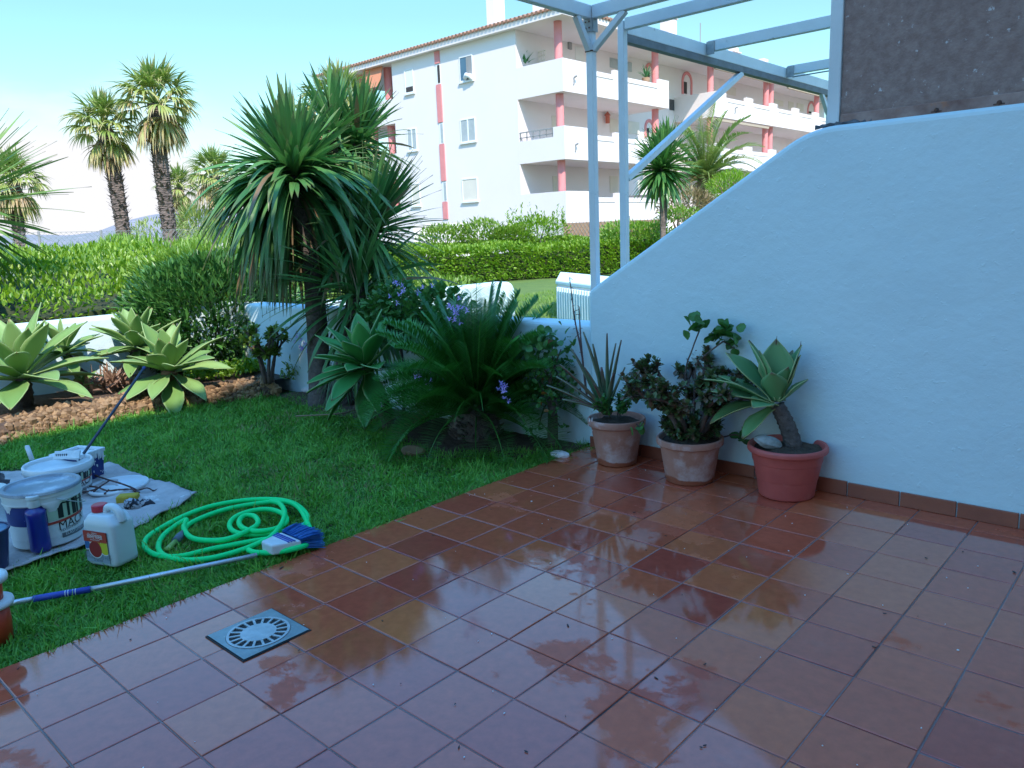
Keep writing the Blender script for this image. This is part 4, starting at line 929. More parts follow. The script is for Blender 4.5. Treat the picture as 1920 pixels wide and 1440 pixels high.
# second, lower yucca
y2 = G(640, 770); d2 = ydist - .15
t_ = thing('yucca_tree', 'shorter yucca with a shaggy trunk and long arching leaves right of the tall yucca', 'yucca', y2 * [1, 1, 0])
P = spline([PD(636, 772, d2), PD(645, 690, d2), PD(662, 600, d2), PD(676, 470, d2 + .1), PD(690, 425, d2 + .2)], 8); P[0][2] = -.03
mb = MB(); mb.tube(P, np.linspace(.11, .05, len(P)), 14, jit=.12); mb.build('trunk', BARKG, t_, smooth=True)
mb = MB(); crown(mb, PD(668, 545, d2), 200, .80, .048, 75, -45, 41, axis=(-.1, -.3, 1), dro=(.4, 2.0), vdead=.1); crown(mb, PD(695, 430, d2 + .2), 320, .68, .05, 88, -35, 42, axis=(.45, .25, 1), dro=(.15, 1.7), vdead=.1); mb.build('crown', L_YUC, t_)
mb = MB(); n = 60; az = r_.uniform(0, 6.28, n); P0_ = np.array([PD(642, 740, d2)]) + np.stack([np.cos(az) * .1, np.sin(az) * .1, r_.uniform(-.08, .3, n)], 1); leaves(mb, P0_, dirs(az, r_.uniform(-1.4, -1, n)), r_.uniform(.12, .3, n), .012, .5, .95, 3, 2, P_STRAP); mb.build('dead_skirt', L_YUC, t_)
# yucca at the left edge, head out of the frame
cl_ = PD(-105, 385, 9.6)
t_ = thing('yucca_tree', 'spiky yucca reaching into view at the left edge', 'yucca', cl_ * [1, 1, 0])
mb = MB(); mb.tube(spline([cl_ * [1, 1, 0], cl_ * [1, 1, .5], cl_], 6), .07, 12, jit=.06); mb.build('trunk', BARKG, t_, smooth=True)
mb = MB(); crown(mb, cl_, 300, 1.18, .06, 85, -35, 51, dro=(.05, .7)); mb.build('crown', leafmat('sunlit_yucca_leaf', (0.10, 0.21, 0.05), (0.24, 0.36, 0.10), tip=(.16, .10, .04), tpos=(.9, 1.05), rough=.4, transl=.2), t_)  # lighter copy of the yucca leaf with sunlight put into its colour

# ---- sago palm
def feather(mb, c, d, L, droop, ll, lw, npair, var, vee=.5, sweep=.55, prof=None, ld=.3, mi=0, rach=True, tmax=1.0, rr=.007, nseg=2):
    m_ = 14; P = [np.array(c, float)]; d = nrm(np.array(d, float)); D = [d]
    for k in range(m_): P.append(P[-1] + d * L / m_); d = nrm(d + np.array([0, 0, -1.0]) * droop / m_ * (.3 + 1.4 * k / m_)); D.append(d)
    P = np.array(P); D = np.array(D); s = np.linspace(.07, tmax, npair); x = s * m_; i = np.minimum(x.astype(int), m_ - 1); f = (x - i)[:, None]
    Q = P[i] * (1 - f) + P[i + 1] * f; T = nrm(D[i] * (1 - f) + D[i + 1] * f); sd_ = np.cross(T, (0, 0, 1.0)); sd_ = nrm(sd_ + 1e-6); up = np.cross(sd_, T)
    ln = ll * np.clip(np.sin(PI * (.10 + .82 * s)) ** .6, .2, 1)
    for sg in (-1, 1):
        dd = nrm(sd_ * sg + T * sweep + up * vee + RNG.normal(0, .06, T.shape)); leaves(mb, Q, dd, ln * RNG.uniform(.9, 1.08, npair), lw, ld, np.clip(var + RNG.normal(0, .07, npair), 0, 1), nseg, 2, prof or P_LANC, mi=mi)
    if rach: mb.tube(P, np.linspace(rr, rr * .25, m_ + 1), 5, mi=mi, var=min(var + .15, .8))
sb = G(893, 818); sdist = np.hypot(*(sb - CAM)[:2]); sc_ = PD(893, 748, sdist)
t_ = thing('sago_palm', 'dense dark green sago palm with feathery arching fronds in front of the low wall', 'sago palm', sb * [1, 1, 0])
mb = MB(); mb.lathe([(.05, -.03), (.16, 0), (.17, .1), (.13, .22), (.03, .27)], 18, sb * [1, 1, 0]); 
for k in range(130):
    a, z_ = RNG.uniform(0, 6.28), RNG.uniform(.0, .22); p = sb * [1, 1, 0] + np.array([math.cos(a) * .15, math.sin(a) * .15, z_]); mb.tube([p, p + np.array([math.cos(a) * .05, math.sin(a) * .05, .03])], [.014, .004], 5)
mb.build('trunk', BARKP, t_)
mb = MB(); nf = 112
for k in range(nf):
    f = (k + .5) / nf; az = k * 2.399963; el_ = math.radians(88 - 88 * f ** 1.25) + RNG.normal(0, .05)
    dead = .97 if f > .9 and RNG.random() < .3 else float(np.clip(RNG.normal(.45 - .25 * f, .15), 0, .8))
    feather(mb, sc_ + np.array([math.cos(az), math.sin(az), 0]) * .05 - np.array([0, 0, f * .1]), dirs(az, el_), RNG.uniform(.70, .86) * (1 if f > .12 else .8), (.55 + 1.0 * f) * RNG.uniform(.8, 1.2), .155, .0125, 70, dead, vee=.75, sweep=.5, ld=.25)
mb.build('fronds', L_CYC, t_)

# ---- fan palms beyond the hedge
def fan_palm(label, pts, dist, rad, seed, tw, skirt=.35, ndead=14, nleaf=28):
    r_ = np.random.default_rng(seed); P = np.array([PD(p[0], p[1], dist) for p in pts]); base = P[0] * [1, 1, 0]
    t_ = thing('fan_palm', label, 'palm tree', base, 'fan palms along the seafront')
    P[0][2] = -.1; c = P[-1]; Q = spline(P, 10); m_ = len(Q); mb = MB()
    Q2 = np.concatenate([np.linspace(Q[k], Q[k + 1], 5)[:-1] for k in range(m_ - 1)] + [Q[-1:]]); m2 = len(Q2)
    mb.tube(Q2, tw * np.interp(np.linspace(0, 1, m2), [0, .12, .8, 1], [1.15, .95, 1.0, 1.1]) * (1 + .05 * (np.arange(m2) % 2)), 14, jit=.10)
    nb = 420; s = r_.uniform(.05, .97, nb); i = (s * (m2 - 1)).astype(int); az = r_.uniform(0, 6.28, nb); pp = Q2[i] + np.stack([np.cos(az), np.sin(az), 0 * az], 1) * tw * .95
    leaves(mb, pp, dirs(az, r_.uniform(.3, .9, nb)), tw * r_.uniform(.35, .9, nb), tw * .4, -.3, 0, 2, 2, pf((0, 1), (1, .3)))
    mb.build('trunk', BARKP, t_)
    def fan(mb, d, petL, ll, var, dro):
        d = nrm(np.array(d)); sd_ = np.cross(d, (0, 0, 1.0)); sd_ = nrm(sd_ + r_.normal(0, .12, 3)); p1 = c + d * petL - np.array([0, 0, petL * .12]); mb.tube([c, (c + p1) / 2 + [0, 0, .03], p1], [.03, .022, .015], 5, var=.4)
        ns = 20; th = np.linspace(-1.5, 1.5, ns) + r_.normal(0, .03, ns); dd = np.cos(th)[:, None] * d + np.sin(th)[:, None] * sd_ + r_.normal(0, .04, (ns, 3))
        leaves(mb, np.repeat(p1[None], ns, 0), dd, ll * (.72 + .28 * np.cos(th)) * r_.uniform(.85, 1.1, ns), ll * .095, dro * r_.uniform(.6, 1.5, ns), np.clip(var + r_.normal(0, .08, ns), 0, 1), 5, 3, pf((0, .45), (.45, 1), (.7, .55), (1, .03)), .5)
    mb = MB()
    for k in range(nleaf):
        f = (k + .5) / nleaf; az = k * 2.4 + r_.normal(0, .2); el_ = math.radians(85 - 95 * f); fan(mb, dirs(az, el_), rad * r_.uniform(.48, .62), rad * r_.uniform(.52, .64), float(np.clip(.15 + .6 * f + r_.normal(0, .12), 0, .78)), .5 + 1.6 * f)
    mb.build('crown', L_FAN, t_)
    mb = MB()
    for k in range(ndead): az = r_.uniform(0, 6.28); fan(mb, dirs(az, math.radians(r_.uniform(-75, -35))), rad * r_.uniform(.3, .5), rad * r_.uniform(.45, .6) * (1 + skirt), r_.uniform(.7, .97), 1.8)
    mb.build('dead_skirt', L_FAN, t_)
    return t_
fan_palm('tall fan palm whose head rises highest above the hedge', [(323, 470), (316, 420), (305, 340), (297, 262), (293, 196)], 27, 1.42, 61, .22)
fan_palm('slightly shorter fan palm leaning beside the tallest one', [(236, 470), (229, 420), (217, 345), (208, 290), (196, 243)], 28, 1.22, 62, .215)
fan_palm('small fan palm with a short trunk right behind the tallest one', [(349, 465), (346, 425), (340, 385), (336, 352)], 46, 1.25, 63, .2)
fan_palm('fan palm partly hidden behind the left side of the yucca head', [(420, 465), (416, 430), (408, 380), (402, 330)], 40, 1.5, 64, .2)
fan_palm('fan palm standing at the left edge behind the spiky yucca', [(38, 480), (36, 440), (32, 400), (26, 342)], 36, 1.3, 65, .21, skirt=.7)
fan_palm('big fan palm with a pale dry skirt between yucca head and apartment building', [(645, 480), (643, 400), (640, 300), (636, 204)], 22, 1.2, 66, .22, skirt=1.0, ndead=34)
c = PD(366, 432, 40); bush('palm_sapling', 'small bushy palm sapling at the foot of the fan palms', c, (.9, .9, 1.0), 500, .7, .05, L_FAN, 'palm', prof=P_STRAP, up=.5, spr=.5)
for (px, d_, rz, lb) in ((440, 38, .5, 'low dry dune bush below the fan palm behind the yucca'), (400, 42, .6, 'dry bush between two fan palms'), (300, 36, .35, 'low scrub patch at the foot of the tallest fan palm')):
    c = PD(px, 446, d_); bush('dune_bush', lb, c, (1.6, 1.6, rz + .3), 900, .22, .05, L_FAN, amp=.3, seed=px, zmin=-.7)
# chain link fence between hedge and seafront
fa, fb_ = PD(-60, 440, 19), PD(470, 432, 22)
t_ = thing('chain_link_fence', 'thin chain link fence behind the hedge in front of the fan palms', 'fence', (fa + fb_) / 2 * [1, 1, 0])
fd = nrm((fb_ - fa) * [1, 1, 0]); FLN = np.linalg.norm((fb_ - fa)[:2]); m = MB(); ztop = 1.78; hh = .9
for q in np.arange(-.9, FLN, .11):
    a = fa * [1, 1, 0] + fd * q + [0, 0, ztop - hh]; m.beam(a, a + fd * hh + [0, 0, hh], .004, .004); m.beam(a + fd * hh, a + [0, 0, hh], .004, .004)
for z_ in (ztop, ztop - .45): m.beam(fa * [1, 1, 0] + [0, 0, z_], fb_ * [1, 1, 0] + [0, 0, z_], .008, .008)
m.build('wire_mesh', DSTEEL, t_)
for q in np.linspace(0, FLN, 6):
    a = fa * [1, 1, 0] + fd * q; m = MB(); m.tube([a, a + [0, 0, ztop + .03]], .025, 7); m.build('post', GRY, t_)
c0_, c1_ = PD(338, 459, 33), PD(480, 456, 33); m = MB(); m.beam(c0_ * [1, 1, 0] + [0, 0, c0_[2] / 2], c1_ * [1, 1, 0] + [0, 0, c0_[2] / 2], .3, c0_[2]); tag(m.build('seafront_wall', FWHITE), 'low pale wall along the seafront below the fan palms', 'wall')

# ---- palms on the right, in front of the apartment building
dc = PD(1240, 312, 21); db = dc * [1, 1, 0]
t_ = thing('dragon_tree', 'spiky green dragon tree with a slim trunk in front of the balconies', 'tree', db)
mb = MB(); mb.tube(spline([PD(1243, 420, 21) * [1, 1, 0], PD(1243, 415, 21), PD(1241, 360, 21), dc], 5), .075, 10, jit=.12); mb.tube(spline([PD(1246, 420, 21.2), PD(1250, 370, 21.2), PD(1252, 330, 21.2)], 5), .05, 8, jit=.1); mb.build('trunk', BARKP, t_)
mb = MB(); crown(mb, dc, 400, .98, .09, 88, -55, 71, dro=(.05, 1.1)); crown(mb, PD(1252, 280, 21.2), 120, .8, .07, 88, 0, 72, dro=(.05, .5)); mb.build('crown', leafmat('dragon_tree_leaf', (.04, .14, .035), (.13, .28, .07), rough=.35, transl=.2), t_)
pc = PD(1322, 335, 30)
t_ = thing('date_palm', 'date palm with long feathery fronds right of the dragon tree', 'palm tree', pc * [1, 1, 0])
mb = MB(); mb.tube(spline([pc * [1, 1, 0], pc * [1, 1, .5], pc], 6), .3, 12, jit=.15); mb.build('trunk', BARKP, t_)
mb = MB()
for k in range(46):
    f = (k + .5) / 46; az = k * 2.4; dead = .95 if f > .78 else float(np.clip(RNG.normal(.45, .2), 0, .8))
    feather(mb, pc, dirs(az, math.radians(86 - 100 * f)), RNG.uniform(2.1, 2.7), 1.2 + 1.0 * f, .45, .06, 46, dead, vee=.45, sweep=.7, rr=.03, ld=.6)
mb.build('fronds', L_DATE, t_)
c = PD(1290, 385, 25); bush('dry_shrub', 'dry brownish shrub under the date palm', c, (.85, .85, .5), 900, .2, .05, leafmat('dry_leaf', (.22, .15, .08), (.30, .24, .11), transl=.2), seed=81, zmin=-.8)
c = PD(1372, 352, 26); bush('clipped_shrub', 'bright green clipped conifer hedge to the right of the date palm', c, (.75, .75, .5), 1800, .12, .03, L_HEDGE, amp=.12, seed=82, up=1.2, spr=.4, zmin=-.9)
c = PD(1272, 410, 23); bush('shrub', 'small leafy shrub at the foot of the dragon tree', c, (.6, .6, .3), 600, .12, .05, L_LIGHT, seed=83)

# ---- rock edging, soil beds and the small plants in them
ROCK = pmat('edging_stone', (0.32, 0.20, 0.11), (0.20, 0.115, 0.065), scale=3.0, rough=0.9, bump=0.6, bscale=50, c3=(0.42, 0.28, 0.16), s3=5, t3=(.6, .7))
kf = np.array([G(*p) for p in ((-160, 870), (40, 822), (115, 803), (193, 790), (262, 775), (340, 762), (440, 751), (524, 741))])
kf = spline(kf, 10); kn = np.array([[-1.0, 0, 0]])
m = MB(); n = len(kf); pr = [(0, -.03), (.02, .07), (.07, .115), (.2, .135), (.3, .13)]
V = np.array([[k_ + kn[0] * a + np.array([0, 0, b]) for a, b in pr] for k_ in kf]); q = len(pr); i = np.arange(n - 1)[:, None] * q; j = np.arange(q - 1)[None]
m.add(V.reshape(-1, 3), np.stack([i + j, i + q + j, i + q + j + 1, i + j + 1], -1).reshape(-1, 4), 1)
r_ = np.random.default_rng(5)
ico = sph(1); 
u_ = np.array([[math.cos(a) * math.cos(e), math.sin(a) * math.cos(e), math.sin(e)] for e in (-.7, .35) for a in np.linspace(0, 2 * PI, 6)[:-1]] + [[0, 0, 1], [0, 0, -1]])
fi = [(k, (k + 1) % 5, 5 + (k + 1) % 5, 5 + k) for k in range(5)] + [(5 + k, 5 + (k + 1) % 5, 10) for k in range(5)] + [((k + 1) % 5, k, 11) for k in range(5)]
for k in range(1500):
    s = r_.uniform(0, n - 1.01); a = int(s); base = kf[a] * (1 - s + a) + kf[a + 1] * (s - a); h = r_.random()
    o = np.array([np.interp(h, [0, .55, 1], [.0, .05, .22]), 0, np.interp(h, [0, .55, 1], [0, .105, .138])]); c = base + np.array([-o[0], 0, o[2]]) + r_.normal(0, .008, 3)
    sz = r_.uniform(.016, .034) * (1.5 if k % 9 == 0 else 1); Vv = u_ * sz * r_.uniform(.6, 1.3, 3) * r_.uniform(.8, 1.15, (12, 1)); th = r_.uniform(0, 6.28); Rz = np.array([[math.cos(th), -math.sin(th), 0], [math.sin(th), math.cos(th), 0], [0, 0, 1]])
    m.add(Vv @ Rz.T + c, fi, 0, float(r_.uniform(0, .8)))
tag(m.build('rock_edging', [leafmat('mixed_stone', (.12, .07, .035), (.36, .225, .115), rough=.9, transl=0), SOIL]), 'edging of small brown stones along the raised flower bed', 'edging')
m = MB(); V = []; ys = np.linspace(-4, YW + .02, 60)
fx = np.interp(ys, kf[:, 1], kf[:, 0]); 
for k, yy in enumerate(ys):
    for f in np.linspace(0, 1, 8): V.append([fx[k] - .2 + (XB - fx[k] + .2) * f, yy, KZ - .02 + .03 * math.sin(yy * 7 + f * 5) * .4])
V = np.array(V); V[:, 2] += fbm(V[:, :2], 6, 9) * .015; i = np.arange(59)[:, None] * 8; j = np.arange(7)[None]
m.add(V, np.stack([i + j, i + j + 1, i + 9, i + 8], -1).reshape(-1, 4) if False else np.stack([i + j, i + j + 1, i + 8 + j + 1, i + 8 + j], -1).reshape(-1, 4))
tag(m.build('flower_bed', SOIL, smooth=True), None, kind='structure')
# shaded bed along the low wall
bed_edge = np.array([G(*p) for p in ((524, 742), (600, 772), (680, 790), (760, 845), (830, 858), (930, 852), (1010, 858), (1060, 848), (1100, 836))])
be = spline(bed_edge, 8)
m = MB(); V = []
for p in be:
    for f in np.linspace(0, 1, 8): V.append([p[0], p[1] + (YW + .04 - p[1]) * f, -.012 + .02 * math.sin(f * PI)])
V = np.array(V); V[:, 2] += fbm(V[:, :2], 9, 3) * .012; i = np.arange(len(be) - 1)[:, None] * 8; j = np.arange(7)[None]
m.add(V, np.stack([i + j, i + 8 + j, i + 8 + j + 1, i + j + 1], -1).reshape(-1, 4)); tag(m.build('shaded_bed', SOIL, smooth=True), None, kind='structure')
for (px, py, s_, lb) in ((775, 848, .07, 'flat grey stone on the soil in front of the sago palm'), (1050, 855, .05, 'pale stone at the corner where soil meets tiles'), (712, 770, .05, 'small pale stone between the shaded agave and the lawn'), (578, 733, .06, 'small grey stone at the foot of the tall yucca')):
    c = G(px, py); V = sph(60) * np.array([s_ * 1.4, s_, s_ * .5]) + c + [0, 0, .01]; mm = bpy.data.meshes.new('h'); import bmesh
    bm_ = bmesh.new(); [bm_.verts.new(v - c) for v in V]; bmesh.ops.convex_hull(bm_, input=bm_.verts); bm_.to_mesh(mm); bm_.free(); mm.materials.append(MATS['edging_stone'] if s_ > .06 else FWHITE)
    o = bpy.data.objects.new('stone', mm); scene.collection.objects.link(o); o.location = c; tag(o, lb, 'stone')
mb = MB(); P = spline([G(555, 787), G(600, 785), G(640, 782), G(668, 775)], 6) + [0, 0, .03]; mb.tube(P, .006, 6, jit=.2); tag(mb.build('fallen_twig', STRAW), 'thin pale twig lying on the lawn by the yucca', 'twig')
# jade plant by the white wall, ground cover, flowering plants
def jade(name, label, base, top, n_br, sp, nl, lsz, seed, mat=L_JADE, hspread=None, cat='jade plant', th=.02, parent=None, dead=.06):
    r_ = np.random.default_rng(seed); base = np.array(base, float); H = top - base[2]
    t_ = parent or thing(name, label, cat, base); mb = MB(); lf = MB(); tips = []
    def grow(p, d, L, r0, lev):
        q = spline([p, p + d * L * .5 + r_.normal(0, .04 * L, 3), p + d * L], 4); mb.tube(q, np.linspace(r0, r0 * .7, len(q)), 8, jit=.06); e = q[-1]
        if lev == 0: tips.append((e, d)); return
        for k in range(3 if lev > 1 else 3):
            nd_ = nrm(d + r_.normal(0, .55, 3) * [1, 1, .6] + [0, 0, .15]); grow(e, nd_, L * r_.uniform(.55, .8), r0 * .68, lev - 1)
            if lev <= 1: tips.append((q[2] + nd_ * L * .25, nd_))
    for k in range(n_br):
        a = 2 * PI * k / n_br + r_.uniform(-.4, .4); d = nrm(np.array([math.cos(a) * sp, math.sin(a) * sp, 1.0])); grow(base + np.array([math.cos(a), math.sin(a), 0]) * .03, d, H * .42, th, 2)
    for e, d in tips:
        a, b, c = basis(d); m_ = nl; az = np.arange(m_) * 2.4 + r_.uniform(0, 6); el_ = r_.uniform(-.5, 1.3, m_); dd = (np.cos(az) * np.cos(el_))[:, None] * b + (np.sin(az) * np.cos(el_))[:, None] * c + np.sin(el_)[:, None] * a
        leaves(lf, e + dd * .006 - a * r_.uniform(0, .05, m_)[:, None], dd, lsz * r_.uniform(.7, 1.15, m_), lsz * .72, -.3, np.where(r_.random(m_) < dead, .93, r_.uniform(0, .75, m_)), 3, 3, P_OBO, .25)
    mb.build('stems', BARKJ, t_, smooth=True); lf.build('foliage', mat, t_); return t_
c = PY(500, 685, 3.08)
L_JSUN = leafmat('sunlit_jade_leaf', (0.12, 0.22, 0.03), (0.26, 0.34, 0.06), rough=.3, transl=.15)
jade('jade_plant', 'yellow green jade plant with bare brown stems against the shaded white wall', (c[0], c[1], KZ), PY(492, 600, 3.08)[2], 4, .22, 12, .05, 91, L_JSUN)
def ground_cover(name, label, pts, n, h, L, W, mat, rx):
    mb = MB(); P = []
    for p in pts: k = n // len(pts); d = sph(k); d[:, 2] = np.abs(d[:, 2]); P.append(np.array(p) + d * np.array([rx, rx, h]) * RNG.uniform(.4, 1, (k, 1)))
    P = np.concatenate(P); leaf_cloud(mb, P, np.tile([0, 0, .6], (len(P), 1)), L, W, spread=1.0, prof=P_OBO); return tag(mb.build(name, mat), label, 'ground cover', kind='stuff')
ground_cover('ground_cover', 'fleshy green ground cover spilling over the rock edging under the dark shrub', [PX(p, 690, -4.15) * [1, 1, 0] + [0, 0, KZ] for p in (375, 405, 440, 475, 505, 535)], 1300, .13, .05, .034, L_HEDGE, .2)
ground_cover('ground_cover', 'pale green leaves around the foot of the yucca trees', [G(545, 738) + [-.2, .25, .1], G(560, 735) + [0, .3, .12], G(585, 730) + [0, .25, .1]], 900, .2, .05, .032, L_JSUN, .2)
ground_cover('fallen_leaves', 'dry fallen agave leaves lying in the flower bed', [PX(p, 712, -4.5) * [1, 1, 0] + [0, 0, KZ] for p in (175, 200, 225)], 120, .07, .2, .03, leafmat('dry_agave_leaf', (.36, .22, .15), (.25, .15, .1), transl=.1), .16)
def flower(c, n, s_):
    for k in range(n):
        mb = MB()
        p = np.array(c) + RNG.normal(0, s_ * 1.1, 3); ax = nrm(np.array([.5, -.6, .5]) + RNG.normal(0, .3, 3)); a, b, e = basis(ax); az = np.arange(5) * 1.2566; dd = np.cos(az)[:, None] * b + np.sin(az)[:, None] * e + a * .35
        leaves(mb, np.repeat(p[None], 5, 0), dd, s_ * .8, s_ * .6, 0, RNG.uniform(0, .8), 2, 3, P_OBO); mb.build('flower', PETAL, fp)
fp = thing('flowering_pelargonium', 'leafy plant with pale lilac flowers behind the sago palm', 'flowering plant', PY(790, 640, 3.3) * [1, 1, 0])
mb = MB()
for (px, py) in ((745, 560), (770, 590), (720, 575), (800, 575), (790, 620), (745, 610), (830, 570), (860, 600), (700, 600)):
    c = PY(px, py, 3.22); d = sph(190); leaf_cloud(mb, c + d * [.17, .13, .15] * RNG.uniform(.5, 1, (190, 1)), d, .055, .055, spread=.8, prof=P_OBO)
mb.build('foliage', L_GER, fp)
mb = MB()
for (px, py) in ((745, 600), (800, 600), (850, 610)): c = PY(px, py, 3.25); mb.tube(spline([c * [1, 1, 0], c * [1, 1, .5] + [.03, 0, 0], c], 5), .012, 7)
mb.build('stems', BARKJ, fp)
for (px, py, yy, n_) in ((735, 547, 2.9, 4), (752, 543, 2.9, 6), (795, 545, 2.9, 4), (850, 580, 2.5, 5), (862, 582, 2.5, 4), (858, 594, 2.5, 4), (792, 716, 2.75, 6), (802, 728, 2.75, 3), (938, 725, 2.8, 5), (945, 738, 2.8, 4), (560, 637, 3.2, 6), (563, 650, 3.2, 4), (570, 655, 3.2, 3), (738, 756, 2.8, 4)):
    flower(PY(px, py, yy), n_, .028)
# ------------------------------------------------------------------ lawn grass
L_GRASS = leafmat('grass_blade', (0.08, 0.25, 0.04), (0.19, 0.45, 0.065), rough=0.5, transl=0.2, cdead=(0.26, 0.25, 0.10), dpos=(0.93, 0.95), spec=0.3)
CLQ = np.array([G(-110, 1092), G(120, 1036), G(252, 982), G(326, 953), G(368, 931), G(362, 915), G(205, 880), G(60, 872), G(-110, 885)])
def inside(P, Q):
    c = np.zeros(len(P), bool); n = len(Q)
    for i in range(n):
        a, b = Q[i], Q[(i + 1) % n]; cnd = (a[1] > P[:, 1]) != (b[1] > P[:, 1])
        with np.errstate(divide='ignore', invalid='ignore'): xi = (b[0] - a[0]) * (P[:, 1] - a[1]) / (b[1] - a[1] + 1e-12) + a[0]
        c ^= cnd & (P[:, 0] < xi)
    return c
rg = np.random.default_rng(77)
def grass_pts(n, x0, x1, y0, y1):
    P = np.stack([rg.uniform(x0, x1, n), rg.uniform(y0, y1, n)], 1)
    xo = np.argsort(be[:, 0]); yb_ = np.interp(P[:, 0], be[xo, 0], be[xo, 1]); xk = np.interp(P[:, 1], kf[:, 1], kf[:, 0])
    j = fbm(P, 14, 2) * .05
    return P[(P[:, 1] < yb_ + .16 + j) & (P[:, 0] > xk - .02 + j * .4) & (~inside(P, CLQ))]
P = np.concatenate([grass_pts(150000, -3.9, -.002, -.4, YW), grass_pts(70000, -2.2, -.002, -1.2, 1.3), grass_pts(9000, -.16, .004, -1.4, YW - .1), grass_pts(2600, -.012, .012, -1.4, YW - .1)])
n = len(P); cl1 = fbm(P, 9, 21); cl2 = fbm(P, 4, 22); az = rg.uniform(0, 6.28, n) ; el_ = np.clip(rg.normal(.85, .35, n), .1, 1.5)
d = dirs(az, el_) + np.stack([np.cos(cl2 * 5), np.sin(cl2 * 5), 0 * cl2], 1) * .35
L = .030 * (1 + .35 * cl1) * rg.uniform(.6, 1.4, n); L = np.where(rg.random(n) < .02, L * 1.8, L)
var = np.clip(.42 + .25 * cl1 + rg.normal(0, .28, n), 0, .8); dryp = np.clip(fbm(P, 3.2, 24) * 1.6 - .55, 0, .5); var = np.where(rg.random(n) < .03 + .35 * dryp, .97, var)
m = MB(); leaves(m, np.c_[P, np.full(n, -.022)], d, L * 1.35, rg.uniform(.0048, .0085, n), rg.uniform(.2, 1.3, n), var, 2, 2, pf((0, 1), (.6, .75), (1, .08)), roll=rg.uniform(-1.2, 1.2, n))
tag(m.build('grass', L_GRASS), None, kind='stuff')
# taller tufts: along the tile edge, at the edging stones and on the soil
m = MB(); pts = []
for k in range(34): y = rg.uniform(-.9, 3.1); pts.append((rg.uniform(-.06, -.005), y, .05, 14))
for k in range(60): s = rg.uniform(8, len(kf) - 2); q = kf[int(s)]; pts.append((q[0] + rg.uniform(0, .07), q[1] + rg.uniform(-.05, .05), .09, 14))
for k in range(70): q = be[int(rg.uniform(6, len(be) - 1))]; pts.append((q[0] + rg.normal(0, .05), q[1] + rg.uniform(-.03, .14), .07, 12))
for (px, py) in ((575, 995), (585, 985), (595, 1003)): q = G(px, py); pts.append((q[0], q[1], .09, 30))
for (x, y, h, c) in pts:
    a = rg.uniform(0, 6.28, c); leaves(m, np.c_[x + rg.normal(0, .015, c), y + rg.normal(0, .015, c), np.full(c, -.02)], dirs(a, rg.uniform(.6, 1.4, c)), h * rg.uniform(.5, 1.3, c), .005, rg.uniform(.5, 1.6, c), np.clip(rg.normal(.5, .2, c), 0, .8), 4, 2, pf((0, 1), (.6, .7), (1, .05)))
tag(m.build('grass_tufts', L_GRASS), None, kind='stuff')
# sunlit blades of the neighbouring lawn
m = MB(); n = 16000; P = np.stack([rg.uniform(-9, -2.5, n), rg.uniform(8.0, 16, n), np.full(n, -.05)], 1); leaves(m, P, dirs(rg.uniform(0, 6.28, n), rg.uniform(.6, 1.5, n)), .07, .014, .6, rg.uniform(.2, .8, n), 2, 2, pf((0, 1), (1, .1)))
tag(m.build('neighbour_lawn_grass', leafmat('sunlit_grass', (.12, .24, .03), (.24, .36, .06), transl=.3)), None, kind='stuff')

# ------------------------------------------------------------------ things on the terrace
t_ = thing('floor_drain', 'square grey steel floor drain with a slotted round grate set in the tiles', 'drain', G(485, 1193) * [1, 1, 0])
dq = np.array([G(395, 1193), G(458, 1240), G(575, 1180), G(508, 1147)]); c = dq.mean(0); ex = .5 * np.linalg.norm((dq[1] - dq[0])[:2]); hx = ex; hy = .5 * np.linalg.norm((dq[2] - dq[1])[:2]); hs = (hx + hy) / 2
ZINC = pmat('drain_metal', (0.30, 0.36, 0.37), (0.22, 0.27, 0.28), scale=12, rough=0.32, metal=.55, bump=.15, bscale=70, c3=(.42, .46, .46), s3=30, t3=(.6, .7))
PITD = pmat('drain_pit', (.012, .012, .012), rough=.6)
m = MB(); m.box((c[0] - hs - .006, c[1] - hs - .006, -.002), (c[0] + hs + .006, c[1] + hs + .006, .0032)); m.build('joint', PITD, t_)
def annulus(m, c, r0, r1, z0, z1, n=48, a0=0, a1=2 * PI, mi=0):
    k = max(2, int(n * (a1 - a0) / (2 * PI))); an = np.linspace(a0, a1, k + 1); V = []
    for a in an:
        for (r_, z_) in ((r0, z0), (r1, z0), (r1, z1), (r0, z1)): V.append([c[0] + r_ * math.cos(a), c[1] + r_ * math.sin(a), z_])
    F = [(i * 4 + q, i * 4 + (q + 1) % 4, i * 4 + 4 + (q + 1) % 4, i * 4 + 4 + q) for i in range(k) for q in range(4)]
    m.add(V, F, mi)
R0 = hs * .88
m = MB(); an = np.linspace(0, 2 * PI, 65)[:-1]; V = []
for a in an:
    s_ = hs / max(abs(math.cos(a)), abs(math.sin(a))); V += [[c[0] + R0 * math.cos(a), c[1] + R0 * math.sin(a), .0062], [c[0] + s_ * math.cos(a), c[1] + s_ * math.sin(a), .0062]]
m.add(V, [(2 * k, 2 * k + 1, (2 * k + 3) % 128, (2 * k + 2) % 128) for k in range(64)]); m.build('plate', ZINC, t_)
m = MB(); annulus(m, c, R0 * .90, R0 * .985, .0035, .0085); annulus(m, c, 0.001, R0 * .56, .0035, .0085)
for k in range(18): a = 2 * PI * k / 18; dv = np.array([math.cos(a), math.sin(a), 0]); m.beam(c + dv * R0 * .55 + [0, 0, .0058], c + dv * R0 * .91 + [0, 0, .0058], .0085, .0046)
m.build('grate', pmat('grate_metal', (.52, .55, .55), (.40, .43, .43), scale=25, rough=.4, metal=.4, bump=.15, bscale=90), t_)

